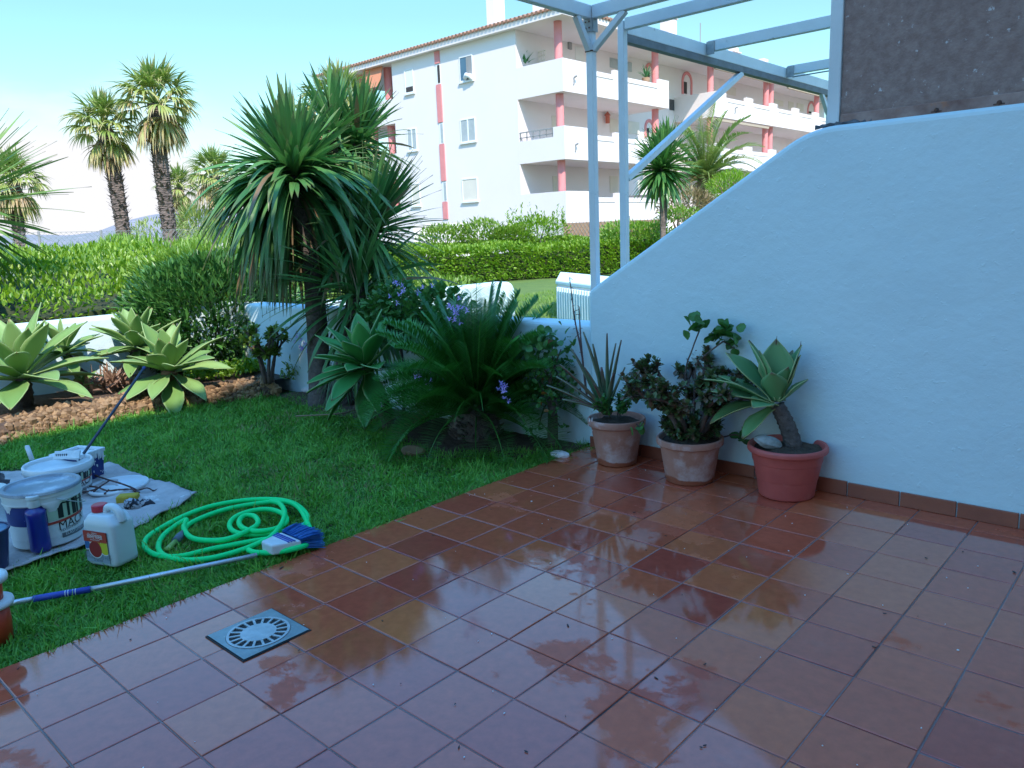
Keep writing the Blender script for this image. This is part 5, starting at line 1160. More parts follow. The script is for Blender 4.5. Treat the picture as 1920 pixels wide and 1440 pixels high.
# terracotta pots
def potmat(name, c1, c2, wet, zw, chalk=(.60, .43, .40)):
    mt = pmat(name, c1, c2, scale=8, rough=.85, bump=.25, bscale=60, c3=chalk, s3=6, t3=(.48, .64)); t = mt.node_tree; b = t.nodes['Principled BSDF']
    co = t.nodes.new('ShaderNodeTexCoord'); sp_ = t.nodes.new('ShaderNodeSeparateXYZ'); t.links.new(co.outputs['Object'], sp_.inputs[0])
    nz = t.nodes.new('ShaderNodeTexNoise'); nz.inputs['Scale'].default_value = 9; nz.inputs['Detail'].default_value = 5; t.links.new(co.outputs['Object'], nz.inputs[0])
    ma = t.nodes.new('ShaderNodeMath'); ma.operation = 'MULTIPLY_ADD'; ma.inputs[1].default_value = .09; t.links.new(nz.outputs['Fac'], ma.inputs[0]); t.links.new(sp_.outputs['Z'], ma.inputs[2])
    mr = t.nodes.new('ShaderNodeMapRange'); mr.inputs['From Min'].default_value = zw + .045; mr.inputs['From Max'].default_value = zw + .052; t.links.new(ma.outputs[0], mr.inputs['Value'])
    old = b.inputs['Base Color'].links[0].from_socket; mx = t.nodes.new('ShaderNodeMixRGB'); mx.inputs[1].default_value = col(wet); t.links.new(old, mx.inputs[2]); t.links.new(mr.outputs[0], mx.inputs[0]); t.links.new(mx.outputs[0], b.inputs['Base Color'])
    rr = t.nodes.new('ShaderNodeMapRange'); rr.inputs['To Min'].default_value = .35; rr.inputs['To Max'].default_value = .85; t.links.new(mr.outputs[0], rr.inputs['Value']); t.links.new(rr.outputs[0], b.inputs['Roughness'])
    return mt
TERRA = potmat('old_terracotta', (.50, .235, .17), (.42, .19, .135), (.34, .10, .05), .032)
REDPL = pmat('red_plastic', (.55, .11, .09), (.50, .095, .08), scale=12, rough=.5, bump=.05, bscale=90, c3=(.58, .17, .14), s3=9, t3=(.6, .8))
POTSOIL = pmat('pot_soil', (.05, .032, .022), (.09, .06, .04), scale=30, rough=.95, bump=1., bscale=60)
def pot(name, label, base_px, rim_px, rim_w, base_w, mat, style):
    b = G(*base_px); b[2] = 0; dist = np.hypot(*(b - CAM)[:2]); rz = PD(rim_px[0], rim_px[1], dist); dep = (RM @ (rz - CAM))[2]
    R = rim_w / 2 * dep / FPX; r0 = base_w / 2 * dep / FPX; H = rz[2]
    t_ = thing(name, label, 'flower pot', b); m = MB()
    if style == 'clay': pr = [(0, 0.002), (r0, .002), (r0 * 1.01, .006), (r0 + (R * .93 - r0) * .82, H * .82), (R * .93, H * .84), (R * .985, H * .85), (R, H * .87), (R, H * .97), (R * .985, H), (R * .92, H), (R * .90, H * .97), (R * .86, H * .88), (0, H * .88)]
    else: pr = [(0, 0.002), (r0, .002), (r0 * 1.05, .01), (r0 + (R * .9 - r0) * .40, H * .36), (r0 + (R * .9 - r0) * .42 + .002, H * .37), (r0 + (R * .9 - r0) * .78, H * .68), (r0 + (R * .9 - r0) * .78 + .003, H * .69), (R * .90, H * .87), (R * .97, H * .875), (R, H * .90), (R * 1.0, H * .96), (R * .97, H), (R * .91, H * .995), (R * .88, H * .96), (R * .85, H * .86), (0, H * .86)]
    V = MB().lathe(pr, 56, b); body = V.build('body', mat, t_, smooth=True); 
    md = body.modifiers.new('bevel', 'BEVEL'); md.width = .003; md.segments = 2; md.angle_limit = math.radians(25)
    m = MB(); zz = H * .90; rr = R * .87; an = np.linspace(0, 6.283, 29)[:-1]; VV = [[b[0], b[1], zz + .02]] + [[b[0] + f * rr * math.cos(a), b[1] + f * rr * math.sin(a), zz + (.018 if f < .7 else -.004) + rg.normal(0, .006)] for f in (.5, .995) for a in an]
    m.add(VV, [(0, 1 + k, 1 + (k + 1) % 28) for k in range(28)] + [(1 + k, 29 + k, 29 + (k + 1) % 28, 1 + (k + 1) % 28) for k in range(28)]); m.build('soil', POTSOIL, t_, smooth=True)
    return t_, b, R, H, dist
p1, pb1, pR1, pH1, pd1 = pot('flower_pot', 'weathered clay pot holding the spiky aloe, leftmost of three pots by the wall', (1157, 866), (1153, 782), 108, 72, TERRA, 'clay')
p2, pb2, pR2, pH2, pd2 = pot('flower_pot', 'chalky stained clay pot holding the bushy jade plant, middle of three pots', (1293, 898), (1292, 818), 124, 88, TERRA, 'clay')
p3, pb3, pR3, pH3, pd3 = pot('flower_pot', 'smooth red plastic pot holding the leaning agave', (1474, 926), (1475, 832), 145, 96, REDPL, 'plastic')
# paint splash on the first pot's rim
m = MB(); c = PD(1108, 798, pd1 - pR1 * .8); 
for k in range(7): q = PD(1104 + rg.uniform(-2, 8), 783 + rg.uniform(0, 32), pd1 - pR1 * .62); m.tube([q, q - [0, 0, rg.uniform(.006, .02)]], [.004, .002], 6)
m.build('paint_splash', FLECK, p1)
# aloe in the first pot
t_ = thing('aloe', 'spiky aloe with long upright toothed leaves and two dry flower stalks in the clay pot', 'aloe', pb1 + [0, 0, pH1 * .9])
m = MB(); cb = PD(1137, 776, pd1)
for (px, py, dd, wd, vr) in ((1137, 628, .02, .036, .3), (1113, 647, .06, .034, .4), (1163, 640, -.03, .036, .3), (1153, 646, .05, .026, .7), (1073, 655, .04, .034, .5), (1052, 684, -.05, .034, .9), (1027, 722, .03, .03, .95), (1056, 748, -.1, .034, .92), (1096, 625, .05, .036, .6), (1170, 690, .0, .03, .4), (1115, 720, -.10, .032, .9), (1150, 700, -.09, .034, .4), (1098, 690, -.04, .036, .3), (1128, 690, .0, .036, .2), (1045, 706, .06, .026, .93)):
    tp = PD(px, py, pd1 + dd); b0 = cb + np.array([rg.normal(0, .015), rg.normal(0, .015), 0]); v = tp - b0; L_ = np.linalg.norm(v); leaves(m, [b0], [v + np.array([0, 0, L_ * .10])], L_ * 1.02, wd, .22, vr, 9, 5, pf((0, 1), (.5, .72), (.85, .3), (1, .03)), .75, rg.normal(0, .3))
al = m.build('leaves', L_ALOE, t_, smooth=True); so = al.modifiers.new('thickness', 'SOLIDIFY'); so.thickness = .008
m = MB()
for pts in (((1100, 740), (1090, 660), (1078, 600), (1068, 520)), ((1100, 740), (1092, 670), (1088, 620), (1086, 575))): m.tube(spline([PD(a, b, pd1 + .04) for a, b in pts], 6), np.linspace(.007, .003, 19), 6, jit=.25); [m.tube([q, q + rg.normal(0, .012, 3)], .0018, 4) for q in spline([PD(a, b, pd1 + .04) for a, b in pts[1:]], 9)]
m.build('flower_stalks', pmat('dry_stalk', (.16, .09, .08), (.09, .05, .05), scale=30, rough=.9), t_)
jade('succulent_sprigs', 'small green succulent sprigs at the foot of the aloe', cb + [.07, -.02, 0], cb[2] + .14, 4, .6, 7, .03, 95, L_GER, cat='succulent', th=.005)
# jade in the second pot, with geranium shoots
jb = pb2 + [0, 0, pH2 * .9]
pj_ = jade('jade_plant', 'dense potted jade plant with dark reddish leaves and grey forking stems', jb, PD(1280, 648, pd2)[2], 11, .62, 22, .038, 97, L_JADE, dead=.30, th=.019); jade('', '', jb, jb[2] + .17, 8, 1.0, 13, .034, 98, L_JADE, dead=.15, th=.008, parent=pj_)
t_ = thing('geranium', 'leggy geranium shoots with broad leaves rising above the potted jade plant', 'geranium', jb)
m = MB(); lf = MB(); DG = pd2 + .05
for st, cls in ((((1290, 790), (1285, 700), (1298, 655), (1312, 618)), ((1312, 612, 7), (1296, 622, 4))), (((1300, 790), (1305, 690), (1320, 668), (1356, 640)), ((1350, 628, 12), (1372, 632, 8), (1362, 618, 7))), (((1356, 640), (1370, 648), (1378, 655)), ((1376, 658, 4),)), (((1320, 815), (1350, 820), (1375, 815), (1388, 818)), ((1388, 816, 6),)), (((1206, 790), (1200, 800), (1193, 795)), ((1195, 792, 3),))):
    m.tube(spline([PD(a, b, DG) for a, b in st], 6), .0045, 6)
    for (px, py, k) in cls:
        c = PD(px, py, DG); q = c + rg.normal(0, .022, (k, 3)); lw = rg.uniform(.045, .07, k); leaves(lf, q, nrm(sph(k) + [0, 0, .3]), lw, lw * 1.05, .5, rg.uniform(0, .7, k), 4, 5, pf((0, .35), (.25, .95), (.55, 1), (.85, .75), (1, .3)), .3, rg.uniform(-1, 1, k), wav=.05)
m.build('stems', BARKJ, t_); lf.build('foliage', L_GER, t_)
# agave in the red pot
t_ = thing('agave', 'broad leaved agave leaning left on a ringed trunk in the red pot', 'agave', pb3 + [0, 0, pH3 * .88])
P = spline([PD(1490, 846, pd3), PD(1482, 815, pd3), PD(1470, 785, pd3), PD(1457, 760, pd3)], 7); m = MB(); m.tube(P, np.linspace(.046, .036, len(P)) * (1 + .07 * np.sin(np.arange(len(P)) * 2.5)), 16, jit=.05); m.build('trunk', BARKG, t_, smooth=True)
m = MB(); cb = PD(1456, 758, pd3)
for (px, py, dd, wd, vr, dr) in ((1455, 640, .03, .115, .5, .12), (1406, 642, .07, .10, .5, .1), (1364, 664, .04, .105, .3, .15), (1500, 650, .04, .085, .2, -.25), (1512, 712, .0, .085, .6, -.2), (1324, 712, -.02, .10, .4, .35), (1336, 735, -.08, .105, .45, .3), (1345, 705, .05, .07, .6, .2), (1334, 800, -.05, .085, .7, .9), (1395, 822, -.08, .07, .75, .5), (1448, 700, -.10, .085, .4, .1), (1425, 660, -.02, .06, .6, .1), (1476, 690, -.04, .075, .4, -.1), (1412, 765, -.14, .08, .55, .7), (1485, 660, .09, .075, .2, 0), (1498, 668, .02, .05, .97, -.3)):
    tp = PD(px, py, pd3 + dd); b0 = cb + nrm(tp - cb) * .02; v = tp - b0; L_ = np.linalg.norm(v); leaves(m, [b0], [v + np.array([0, 0, L_ * dr * .5])], L_ * 1.04, wd * 1.5, dr, vr, 14, 7, P_AGAVE, .34, rg.normal(0, .2), wav=.02)
al = m.build('leaves', L_AGPOT, t_, smooth=True); so = al.modifiers.new('thickness', 'SOLIDIFY'); so.thickness = .005
for (px, py, dd) in ((1455, 640, .03), (1500, 650, .04)):
    a = PD(px, py + 6, pd3 + dd); m = MB(); m.tube([a, a + [0.004, 0, .045]], [.004, .0008], 5); m.build('spine', BOLT, t_)
c = PD(1440, 829, pd3 - .05); bm_ = bmesh.new(); [bm_.verts.new(v) for v in sph(70) * np.array([.075, .045, .035])]; bmesh.ops.convex_hull(bm_, input=bm_.verts); mm = bpy.data.meshes.new('stone'); bm_.to_mesh(mm); bm_.free(); mm.materials.append(pmat('pale_stone', (.42, .43, .42), (.25, .27, .25), scale=25, rough=.85, bump=.5, bscale=40)); o = bpy.data.objects.new('stone', mm); scene.collection.objects.link(o); o.location = c; o.rotation_euler = (0, .3, .7); tag(o, 'whitish stone lying on the soil in the red pot', 'stone')
# geranium shrub at the corner of lawn and wall
gb = G(1036, 836) * [1, 1, 0]; gd = np.hypot(*(gb - CAM)[:2])
t_ = thing('geranium_shrub', 'straggly geranium shrub with a dark trunk at the corner of the lawn and the wall', 'shrub', gb)
m = MB(); m.tube(spline([gb - [0, 0, .02], PD(1036, 780, gd), PD(1030, 720, gd)], 5), np.linspace(.04, .024, 11), 10, jit=.1)
lf = MB(); 
for (px, py, k) in ((1010, 655, 40), (1035, 640, 26), (1052, 655, 30), (1020, 690, 60), (1045, 690, 40), (1000, 700, 40), (1035, 725, 50), (1060, 715, 26), (1015, 745, 40), (1045, 760, 30), (1010, 800, 20), (1050, 800, 16), (1060, 700, 20), (1072, 740, 16)):
    c = PD(px, py, gd + rg.uniform(-.08, .05)); m.tube(spline([PD(1031, 745, gd), (PD(1031, 745, gd) + c) / 2 + rg.normal(0, .02, 3), c], 4), .005, 5); q = c + rg.normal(0, .045, (k, 3)); lw = rg.uniform(.022, .05, k) * (1.25 if py < 660 else .8); leaves(lf, q, nrm(sph(k) + [0, -.2, .35]), lw, lw, .4, np.where(rg.random(k) < .02, .98, rg.uniform(0, .75, k)), 3, 5, pf((0, .35), (.3, .95), (.6, 1), (1, .3)), .3, rg.uniform(-1, 1, k))
m.build('stems', BARKG, t_); lf.build('foliage', L_GER, t_)

# ------------------------------------------------------------------ painter's things on the lawn
CANVAS = pmat('drop_cloth', (.50, .44, .42), (.36, .32, .305), scale=9, rough=.95, bump=.5, bscale=120, c3=(.72, .69, .66), s3=7, t3=(.58, .68))
CM_ = G(122, 1043); ns, nv_ = 70, 44; Q = [G(-150, 1108), G(374, 934), G(207, 878), G(-150, 900)]; V = []
for a in np.linspace(0, 1, ns):
    for b in np.linspace(0, 1, nv_):
        c_q = .52; fe = Q[0] * (a - c_q) * (a - 1) / c_q + CM_ * a * (a - 1) / (c_q * (c_q - 1)) + Q[1] * a * (a - c_q) / (1 - c_q); e = fe * (1 - b) + (Q[3] * (1 - a) + Q[2] * a) * b
        e = e + np.array([0, -.012 * math.sin(a * 14) * (1 - b), 0]); V.append(e)
V = np.array(V); aa = np.repeat(np.linspace(0, 1, ns), nv_); bb = np.tile(np.linspace(0, 1, nv_), ns)
V[:, 2] = .020 + .014 * fbm(V[:, :2], 7, 44) + .012 * fbm(V[:, :2], 20, 45); V[:, 2] += .018 * np.clip((aa - .93) / .07, 0, 1) ** .7 * (1 - .4 * bb) + .012 * np.exp(-((aa - .85) / .03) ** 2)
i = np.arange(ns - 1)[:, None] * nv_; j = np.arange(nv_ - 1)[None]; m = MB(); m.add(V, np.stack([i + j, i + nv_ + j, i + nv_ + j + 1, i + j + 1], -1).reshape(-1, 4))
o = m.build('drop_cloth', CANVAS, smooth=True); so = o.modifiers.new('thickness', 'SOLIDIFY'); so.thickness = .006; tag(o, 'paint stained canvas drop cloth spread on the lawn under the buckets', 'drop cloth')

def textmesh(s, size, bold=False):
    cu = bpy.data.curves.new('t', 'FONT'); cu.body = s; cu.size = size; cu.align_x = 'CENTER'; cu.resolution_u = 3; cu.offset = .0
    ob = bpy.data.objects.new('t', cu); scene.collection.objects.link(ob); dg = bpy.context.evaluated_depsgraph_get(); me = bpy.data.meshes.new_from_object(ob.evaluated_get(dg))
    V = np.array([v.co[:] for v in me.vertices]); F = [tuple(p.vertices) for p in me.polygons]
    bpy.data.objects.remove(ob); bpy.data.curves.remove(cu); bpy.data.meshes.remove(me); return V, F
PLAST = pmat('white_plastic', (.66, .68, .67), (.58, .61, .61), scale=8, rough=.4, c3=(.74, .75, .74), s3=12, t3=(.6, .7))
PAINT = pmat('wet_white_paint', (.74, .75, .75), (.66, .68, .69), scale=10, rough=.35, bump=.3, bscale=20)
NAVY = pmat('navy_label', (.018, .03, .16), (.02, .035, .19), scale=15, rough=.4, c3=(.55, .57, .6), s3=28, t3=(.70, .73))
LABW = pmat('label_white', (.66, .68, .68), rough=.4); LABGR = pmat('label_pale_green', (.42, .55, .40), rough=.4); BLACK = pmat('label_black', (.015, .015, .017), rough=.45)
LABRED = pmat('label_red', (.45, .05, .035), rough=.4); LABGY = pmat('label_grey', (.12, .13, .14), rough=.4); WIRE = pmat('bail_wire', (.55, .57, .58), rough=.35, metal=.6)
def bucket(name, label, base_px, rim_px, rim_w, taper, closed, zb=.02):
    b = G(*base_px); b[2] = 0; dist = np.hypot(*(b - CAM)[:2]); rz = PD(rim_px[0], rim_px[1], dist); dep = (RM @ (rz - CAM))[2]; R = rim_w / 2 * dep / FPX; H = rz[2] - zb; r0 = R * taper
    b = b + [0, 0, zb]; t_ = thing(name, label, 'bucket', b); rr = lambda z: r0 + (R * .95 - r0) * z / H
    m = MB(); pr = [(0, 0), (r0 - .004, 0), (r0, .005), (rr(H * .80), H * .80), (R * .985, H * .81), (R * .985, H * .885), (R * 1.0, H * .89), (R, H * .93), (R * .99, H * .95), (R * 1.01, H * .955), (R * 1.01, H * .995), (R * .96, H), (R * .945, H * .97)]
    pr += [(R * .93, H * .9), (0, H * (.9 if closed else .7))]
    m.lathe(pr, 64, b); m.build('body', PLAST, t_, smooth=True).modifiers.new('e', 'EDGE_SPLIT').split_angle = math.radians(35)
    az0 = math.atan2(CAM[1] - b[1], CAM[0] - b[0])
    def patch(nm, z0, z1, a0, a1, mat, pr_=.0012, par=None, n=24, sl=0.0):
        m = MB(); an = np.radians(np.linspace(a0, a1, n)); V = []
        for k, a in enumerate(an):
            for z_ in np.linspace(z0, z1, 3):
                zz = (z_ + sl * (k / (n - 1) - .5)) * H; V.append(b + [(rr(zz) + pr_) * math.cos(az0 + a), (rr(zz) + pr_) * math.sin(az0 + a), zz])
        F = [(k * 3 + q, (k + 1) * 3 + q, (k + 1) * 3 + q + 1, k * 3 + q + 1) for k in range(n - 1) for q in range(2)]
        m.add(V, F); o = m.build(nm, mat, t_, smooth=True)
        if par: o.parent = par
        return o
    def wtext(s, size, z, a, mat, pr_=.0022, par=None, sl=0.):
        V, F = textmesh(s, size); m = MB(); ang = math.radians(a) + V[:, 0] / R; zz = z * H + V[:, 1] + sl * V[:, 0]
        m.add(np.stack([b[0] + (rr(zz) + pr_) * np.cos(az0 + ang), b[1] + (rr(zz) + pr_) * np.sin(az0 + ang), b[2] + zz], 1), F); o = m.build('lettering', mat, t_)
        if par: o.parent = par
    lb = patch('label', .16, .79, -100, 95, LABW)
    patch('blue_panel', .42, .785, -98, 2, NAVY, .0018, lb); patch('picture', .46, .785, 2, 92, LABGR, .0018, lb); patch('green_panel', .18, .46, -20, -6, LABGR, .0018, lb, 8)
    for k, a in enumerate((18, 34, 44, 54, 66, 78)): patch('picture_stripe', .48, .775, a, a + (9 if k % 2 == 0 else 5), BLACK, .0024, lb, 4)
    patch('picture_stripe', .70, .725, 10, 92, BLACK, .0027, lb, 20, -.09)
    patch('red_band', .42, .465, -14, 94, LABRED, .0027, lb, 30, .07)
    wtext('MACR', R * .36, .285, 44, BLACK, par=lb, sl=.06); wtext('REVESTIMIENTO', R * .105, .245, 40, BLACK, par=lb, sl=.06)
    gb_ = patch('grey_band', .115, .20, 20, 80, LABGY, .0018, lb, 12); wtext('ELASTOMERO', R * .125, .150, 48, LABW, .0028, lb)
    return t_, b, R, H, dist, az0
bk, bb_, bR, bH, bd_, baz = bucket('paint_bucket', 'closed paint bucket with a dusty lid, standing in front of the open bucket', (94, 1015), (85, 906), 131, .90, True)
m = MB(); m.lathe([(0, bH * .965), (bR * .86, bH * .965), (bR * .88, bH * .975), (bR * .90, bH * 1.012), (bR * .985, bH * 1.015), (bR * 1.015, bH * 1.0), (bR * 1.03, bH * .955), (bR * 1.012, bH * .95)], 64, bb_)
m.build('lid', pmat('dusty_lid', (.20, .24, .29), (.38, .42, .46), scale=5, rough=.3, rough2=.6, c3=(.62, .65, .67), s3=4, t3=(.5, .62)), bk, smooth=True).modifiers.new('e', 'EDGE_SPLIT').split_angle = math.radians(35)
m = MB(); a_ = np.linspace(baz + .3, baz + .3 + PI, 18); m.tube(np.stack([bb_[0] + bR * 1.03 * np.cos(a_), bb_[1] + bR * 1.03 * np.sin(a_), bb_[2] + bH * .86 - .06 * np.sin(a_ - baz - .3) * 1.5], 1), .0025, 6); m.build('bail', WIRE, bk)
ob_, oB, oR, oH, od_, oaz = bucket('paint_bucket', 'open paint bucket thick with white paint at the rim, behind the closed one', (118, 929), (112, 866), 114, .88, False)
m = MB(); m.lathe([(0, oH * .80), (oR * .89, oH * .80), (oR * .92, oH * .86), (oR * .955, oH * 1.0), (oR * 1.0, oH * 1.025), (oR * 1.03, oH * .99), (oR * 1.035, oH * .86), (oR * 1.01, oH * .76)], 64, oB); m.build('paint', PAINT, ob_, smooth=True)
m = MB(); a_ = np.linspace(oaz - 1.6, oaz - 1.6 - PI * .9, 18); m.tube(np.stack([oB[0] + oR * 1.04 * np.cos(a_), oB[1] + oR * 1.04 * np.sin(a_), oB[2] + oH * .85 - .12 * np.sin(np.linspace(0, PI, 18))], 1), .0025, 6); m.build('bail', WIRE, ob_)
for (bx, R__, H__, az__, tt) in ((bb_, bR, bH, baz, bk), (oB, oR, oH, oaz, ob_)):
    m = MB(); an = np.linspace(az__ - 1.6, az__ + 1.6, 90); ln = .006 + .045 * np.clip(fbm(an[:, None], 9, int(R__ * 1e4)) , 0, 1) ** 1.5; V = []
    for a, L_ in zip(an, ln):
        dv = np.array([math.cos(a), math.sin(a), 0])
        for (z_, o_) in ((H__ * .815, .0035), (H__ * .79, .006), (H__ * .79 - L_ * .6, .0015), (H__ * .79 - L_, -.001)): V.append(bx + dv * (R__ * .97 + o_ - (H__ * .8 - z_) * .1) + [0, 0, z_])
    i = np.arange(89)[:, None] * 4; j = np.arange(3)[None]; m.add(V, np.stack([i + j, i + 4 + j, i + 5 + j, i + 1 + j], -1).reshape(-1, 4)); m.build('paint_smear', PAINT, tt, smooth=True)
# things standing in the open bucket
u_r = nrm(RM[0] * [1, 1, 0]); u_f = nrm(RM[2] * [1, 1, 0])
t_ = thing('roller_grid', 'white plastic roller grid leaning inside the open paint bucket', 'roller grid', oB + [0, 0, oH * .95])
c0 = PD(126, 853, od_ + .02); m = MB(); m.beam(c0 - u_r * .075, c0 + u_r * .075, .012, .05, up=nrm(np.array([0, 0, 1.0]) + u_f * .6)); m.build('plate', PLAST, t_, bevel=.003)
m = MB(); [m.beam(c0 + u_r * q - u_f * .0072 + [0, 0, -.006], c0 + u_r * q - u_f * .0072 + [0, 0, .010], .005, .004) for q in np.linspace(-.06, .0, 6)]; m.build('slots', LABGY, t_)
t_ = thing('extension_pole', 'slim dark pole leaning out of the open paint bucket towards the agave', 'pole', PD(158, 848, od_) ); a, b = PD(157, 850, od_), PD(270, 690, od_ + .55); m = MB(); m.tube([a, a * .3 + b * .7, b], .0085, 10); m.build('shaft', pmat('dark_pole', (.02, .03, .05), (.035, .045, .07), scale=20, rough=.4), t_)
m = MB(); m.tube([b - (b - a) * .02, b + (b - a) * .01], .0105, 10); m.build('end_cap', NAVY, t_)
a, b = PD(60, 862, od_), PD(51, 838, od_ + .03); m = MB(); m.tube([a, a * .5 + b * .5, b], .013, 10); m.lathe([(0, 0), (.013, 0), (.010, .008), (0, .01)], 10, b); tag(m.build('brush_handle', PLAST, smooth=True), 'stubby white handle sticking up behind the rim of the open bucket', 'brush handle')
# square tub with blue sides
t_ = thing('square_tub', 'square blue sided tub with white paint running over its rim, right of the open bucket', 'tub', G(188, 908) * [1, 1, 0]); d0 = np.hypot(*(G(188, 905) - CAM)[:2]); A, B = PD(169, 912, d0 - .04), PD(202.5, 897, d0 + .05); A[2] = B[2] = .02; ztp = PD(202, 837, d0 + .05)[2]
dv = nrm(B - A); nv2 = np.array([-dv[1], dv[0], 0]); B_ = B; A2 = B - dv * .20
m = MB()
def tubring(z, g): return [A2 - dv * g - nv2 * g + [0, 0, z], B_ + dv * g - nv2 * g + [0, 0, z], B_ + dv * g + nv2 * (.2 + g) + [0, 0, z], A2 - dv * g + nv2 * (.2 + g) + [0, 0, z]]
h_ = ztp - .02; Vt = tubring(0, -.012) + tubring(h_ * .9, 0); m.add(Vt, [(0, 1, 5, 4), (1, 2, 6, 5), (2, 3, 7, 6), (3, 0, 4, 7), (3, 2, 1, 0)]); m.build('body', NAVY, t_, bevel=.006)
m = MB(); Vt = tubring(h_ * .885, .006) + tubring(h_, .008) + tubring(h_, -.012) + tubring(h_ * .9, -.014); m.add(Vt, [(q * 4 + k, q * 4 + (k + 1) % 4, q * 4 + 4 + (k + 1) % 4, q * 4 + 4 + k) for q in range(3) for k in range(4)] + [(15, 14, 13, 12)]); m.build('rim', PAINT, t_, bevel=.004)
m = MB()
for k in range(26):
    f = rg.uniform(0, 1); m = MB(); q = A2 * (1 - f) + B_ * f - nv2 * .002 + [0, 0, h_ * .9]; L_ = rg.uniform(.01, .075) * (1.25 - f * .5); m.tube([q + [0, 0, .01], q - [0, 0, L_ * .6], q - [0, 0, L_]], [.007, .005 + rg.uniform(-.002, .003), .003], 7); m.build('paint_drip', PAINT, t_)
for k in range(16): f = rg.uniform(0, 1); m = MB(); q = A2 * (1 - f) + B_ * f - nv2 * .0005 + [0, 0, h_ * rg.uniform(.15, .85)]; m.tube([q, q - [0, 0, rg.uniform(.004, .015)]], [.0035, .002], 6); m.build('paint_drip', PAINT, t_)
# lid, vine, sponge, rag
c = G(222, 911, .03); dep = (RM @ (c - CAM))[2]; R = 53 * dep / FPX
m = MB(); m.lathe([(0, .008), (R * .92, .008), (R * .94, .02), (R * .985, .022), (R, .012), (R * .98, 0), (0, 0)], 56, c - [0, 0, .008]); tag(m.build('bucket_lid', pmat('paint_coated_lid', (.58, .61, .63), (.66, .68, .70), scale=6, rough=.4), smooth=True, origin=c), 'round paint coated bucket lid lying on the drop cloth', 'lid')
m = MB()
for pts in (((150, 877, .05), (181, 892, .05), (204, 900, .07), (225, 906, .08), (247, 914, .06), (258, 919, .05), (276, 915, .05), (288, 920, .03), (296, 917, .03)), ((151, 912, .04), (180, 913, .05), (201, 920, .05), (224, 918, .05), (246, 917, .05), (258, 919, .045)), ((175, 922, .04), (190, 911, .06), (204, 902, .07)), ((152, 923, .04), (172, 920, .045), (182, 915, .05)), ((196, 926, .04), (204, 918, .05)), ((246, 914, .06), (252, 921, .05), (262, 923, .03))):
    P = spline([G(*p) for p in pts], 6); m.tube(P, np.linspace(.0055, .0038, len(P)) + rg.uniform(-.0008, .0008, len(P)), 7, jit=.15)
tag(m.build('dry_vine', pmat('vine_bark', (.10, .045, .04), (.06, .03, .028), scale=20, rough=.9)), 'forked reddish brown vine stem lying across the bucket lid', 'vine stem')
c = G(240, 934, .035); m = MB(); m.box((-.055, -.035, -.022), (.055, .035, .022)); o = m.build('sponge', pmat('yellow_sponge', (.52, .36, .04), (.44, .30, .03), scale=25, rough=.95, bump=.8, bscale=90), bevel=.012, segs=4); o.location = c; o.rotation_euler = (0, 0, math.atan2(u_r[1], u_r[0]) + .12); tag(o, 'yellow sponge lying between the bucket lid and the white jug', 'sponge')
c = G(256, 952, .02); m = MB(); P = spline([c - u_r * .06 + [0, 0, .0], c - u_r * .03 + [0, 0, .02], c + [0, 0, .018], c + u_r * .05 + u_f * .02 + [0, 0, .012], c + u_r * .09 + u_f * .03], 5); m.tube(P, np.interp(np.linspace(0, 1, len(P)), [0, .2, .5, .8, 1], [.012, .032, .03, .024, .006]), 9, jit=.35); tag(m.build('stained_rag', pmat('stained_rag', (.03, .03, .04), (.42, .42, .44), scale=22, rough=.95, thr=(.48, .54)), smooth=True), 'crumpled black and white stained rag behind the white jug', 'rag')
# blue bottle
bb = G(79, 1038) * [1, 1, 0] + [0, 0, .02]; dd_ = np.hypot(*(bb - CAM)[:2]); tp = PD(52, 930, dd_); dep = (RM @ (bb - CAM))[2]; R = 20.5 * dep / FPX; H = tp[2] - .02
t_ = thing('blue_bottle', 'dark blue plastic bottle with a white cap in front of the closed paint bucket', 'bottle', bb)
m = MB(); m.lathe([(0, 0), (R * .92, 0), (R, .01), (R * .98, H * .12), (R * .95, H * .6), (R * .99, H * .68), (R * .9, H * .735), (R * .45, H * .77), (R * .42, H * .82)], 40, bb, ell=(1, .85)); m.build('body', pmat('blue_bottle', (.012, .018, .20), (.015, .025, .24), scale=8, rough=.3, coat=.3), t_, smooth=True)
m = MB(); m.lathe([(R * .50, H * .79), (R * .52, H * .80), (R * .52, H * .92), (R * .44, H * .925), (R * .44, H * .935), (R * .58, H * .94), (R * .58, H * .985), (R * .5, H), (0, H)], 28, bb); m.build('cap', PLAST, t_, smooth=True).modifiers.new('e', 'EDGE_SPLIT')
# white jug
jb = G(214, 1052) * [1, 1, 0]; jd = np.hypot(*(jb - CAM)[:2]); dep = (RM @ (jb - CAM))[2]; k_ = dep / FPX; H = PD(199, 946, jd)[2]
t_ = thing('solvent_jug', 'white plastic solvent jug with a red cap and red printed label', 'jug', jb)
th = math.radians(-24); jx = u_r * math.cos(th) - u_f * math.sin(th) * -1; jx = nrm(u_r * math.cos(th) + u_f * -math.sin(th)); jx = nrm(u_r * math.cos(.38) - u_f * math.sin(.38)); jn = np.array([jx[1], -jx[0], 0])   # jn faces the viewer
hw, hd_ = 39 * k_, 27 * k_
def ring(z, s, sy=None, off=0.0, n=48, e=.32):
    a = np.arange(n) * 2 * PI / n; cx = np.sign(np.cos(a)) * np.abs(np.cos(a)) ** e; cy = np.sign(np.sin(a)) * np.abs(np.sin(a)) ** e
    return jb + [0, 0, z] + (cx * hw * s + off)[:, None] * jx + (cy * hd_ * (sy or s))[:, None] * -jn
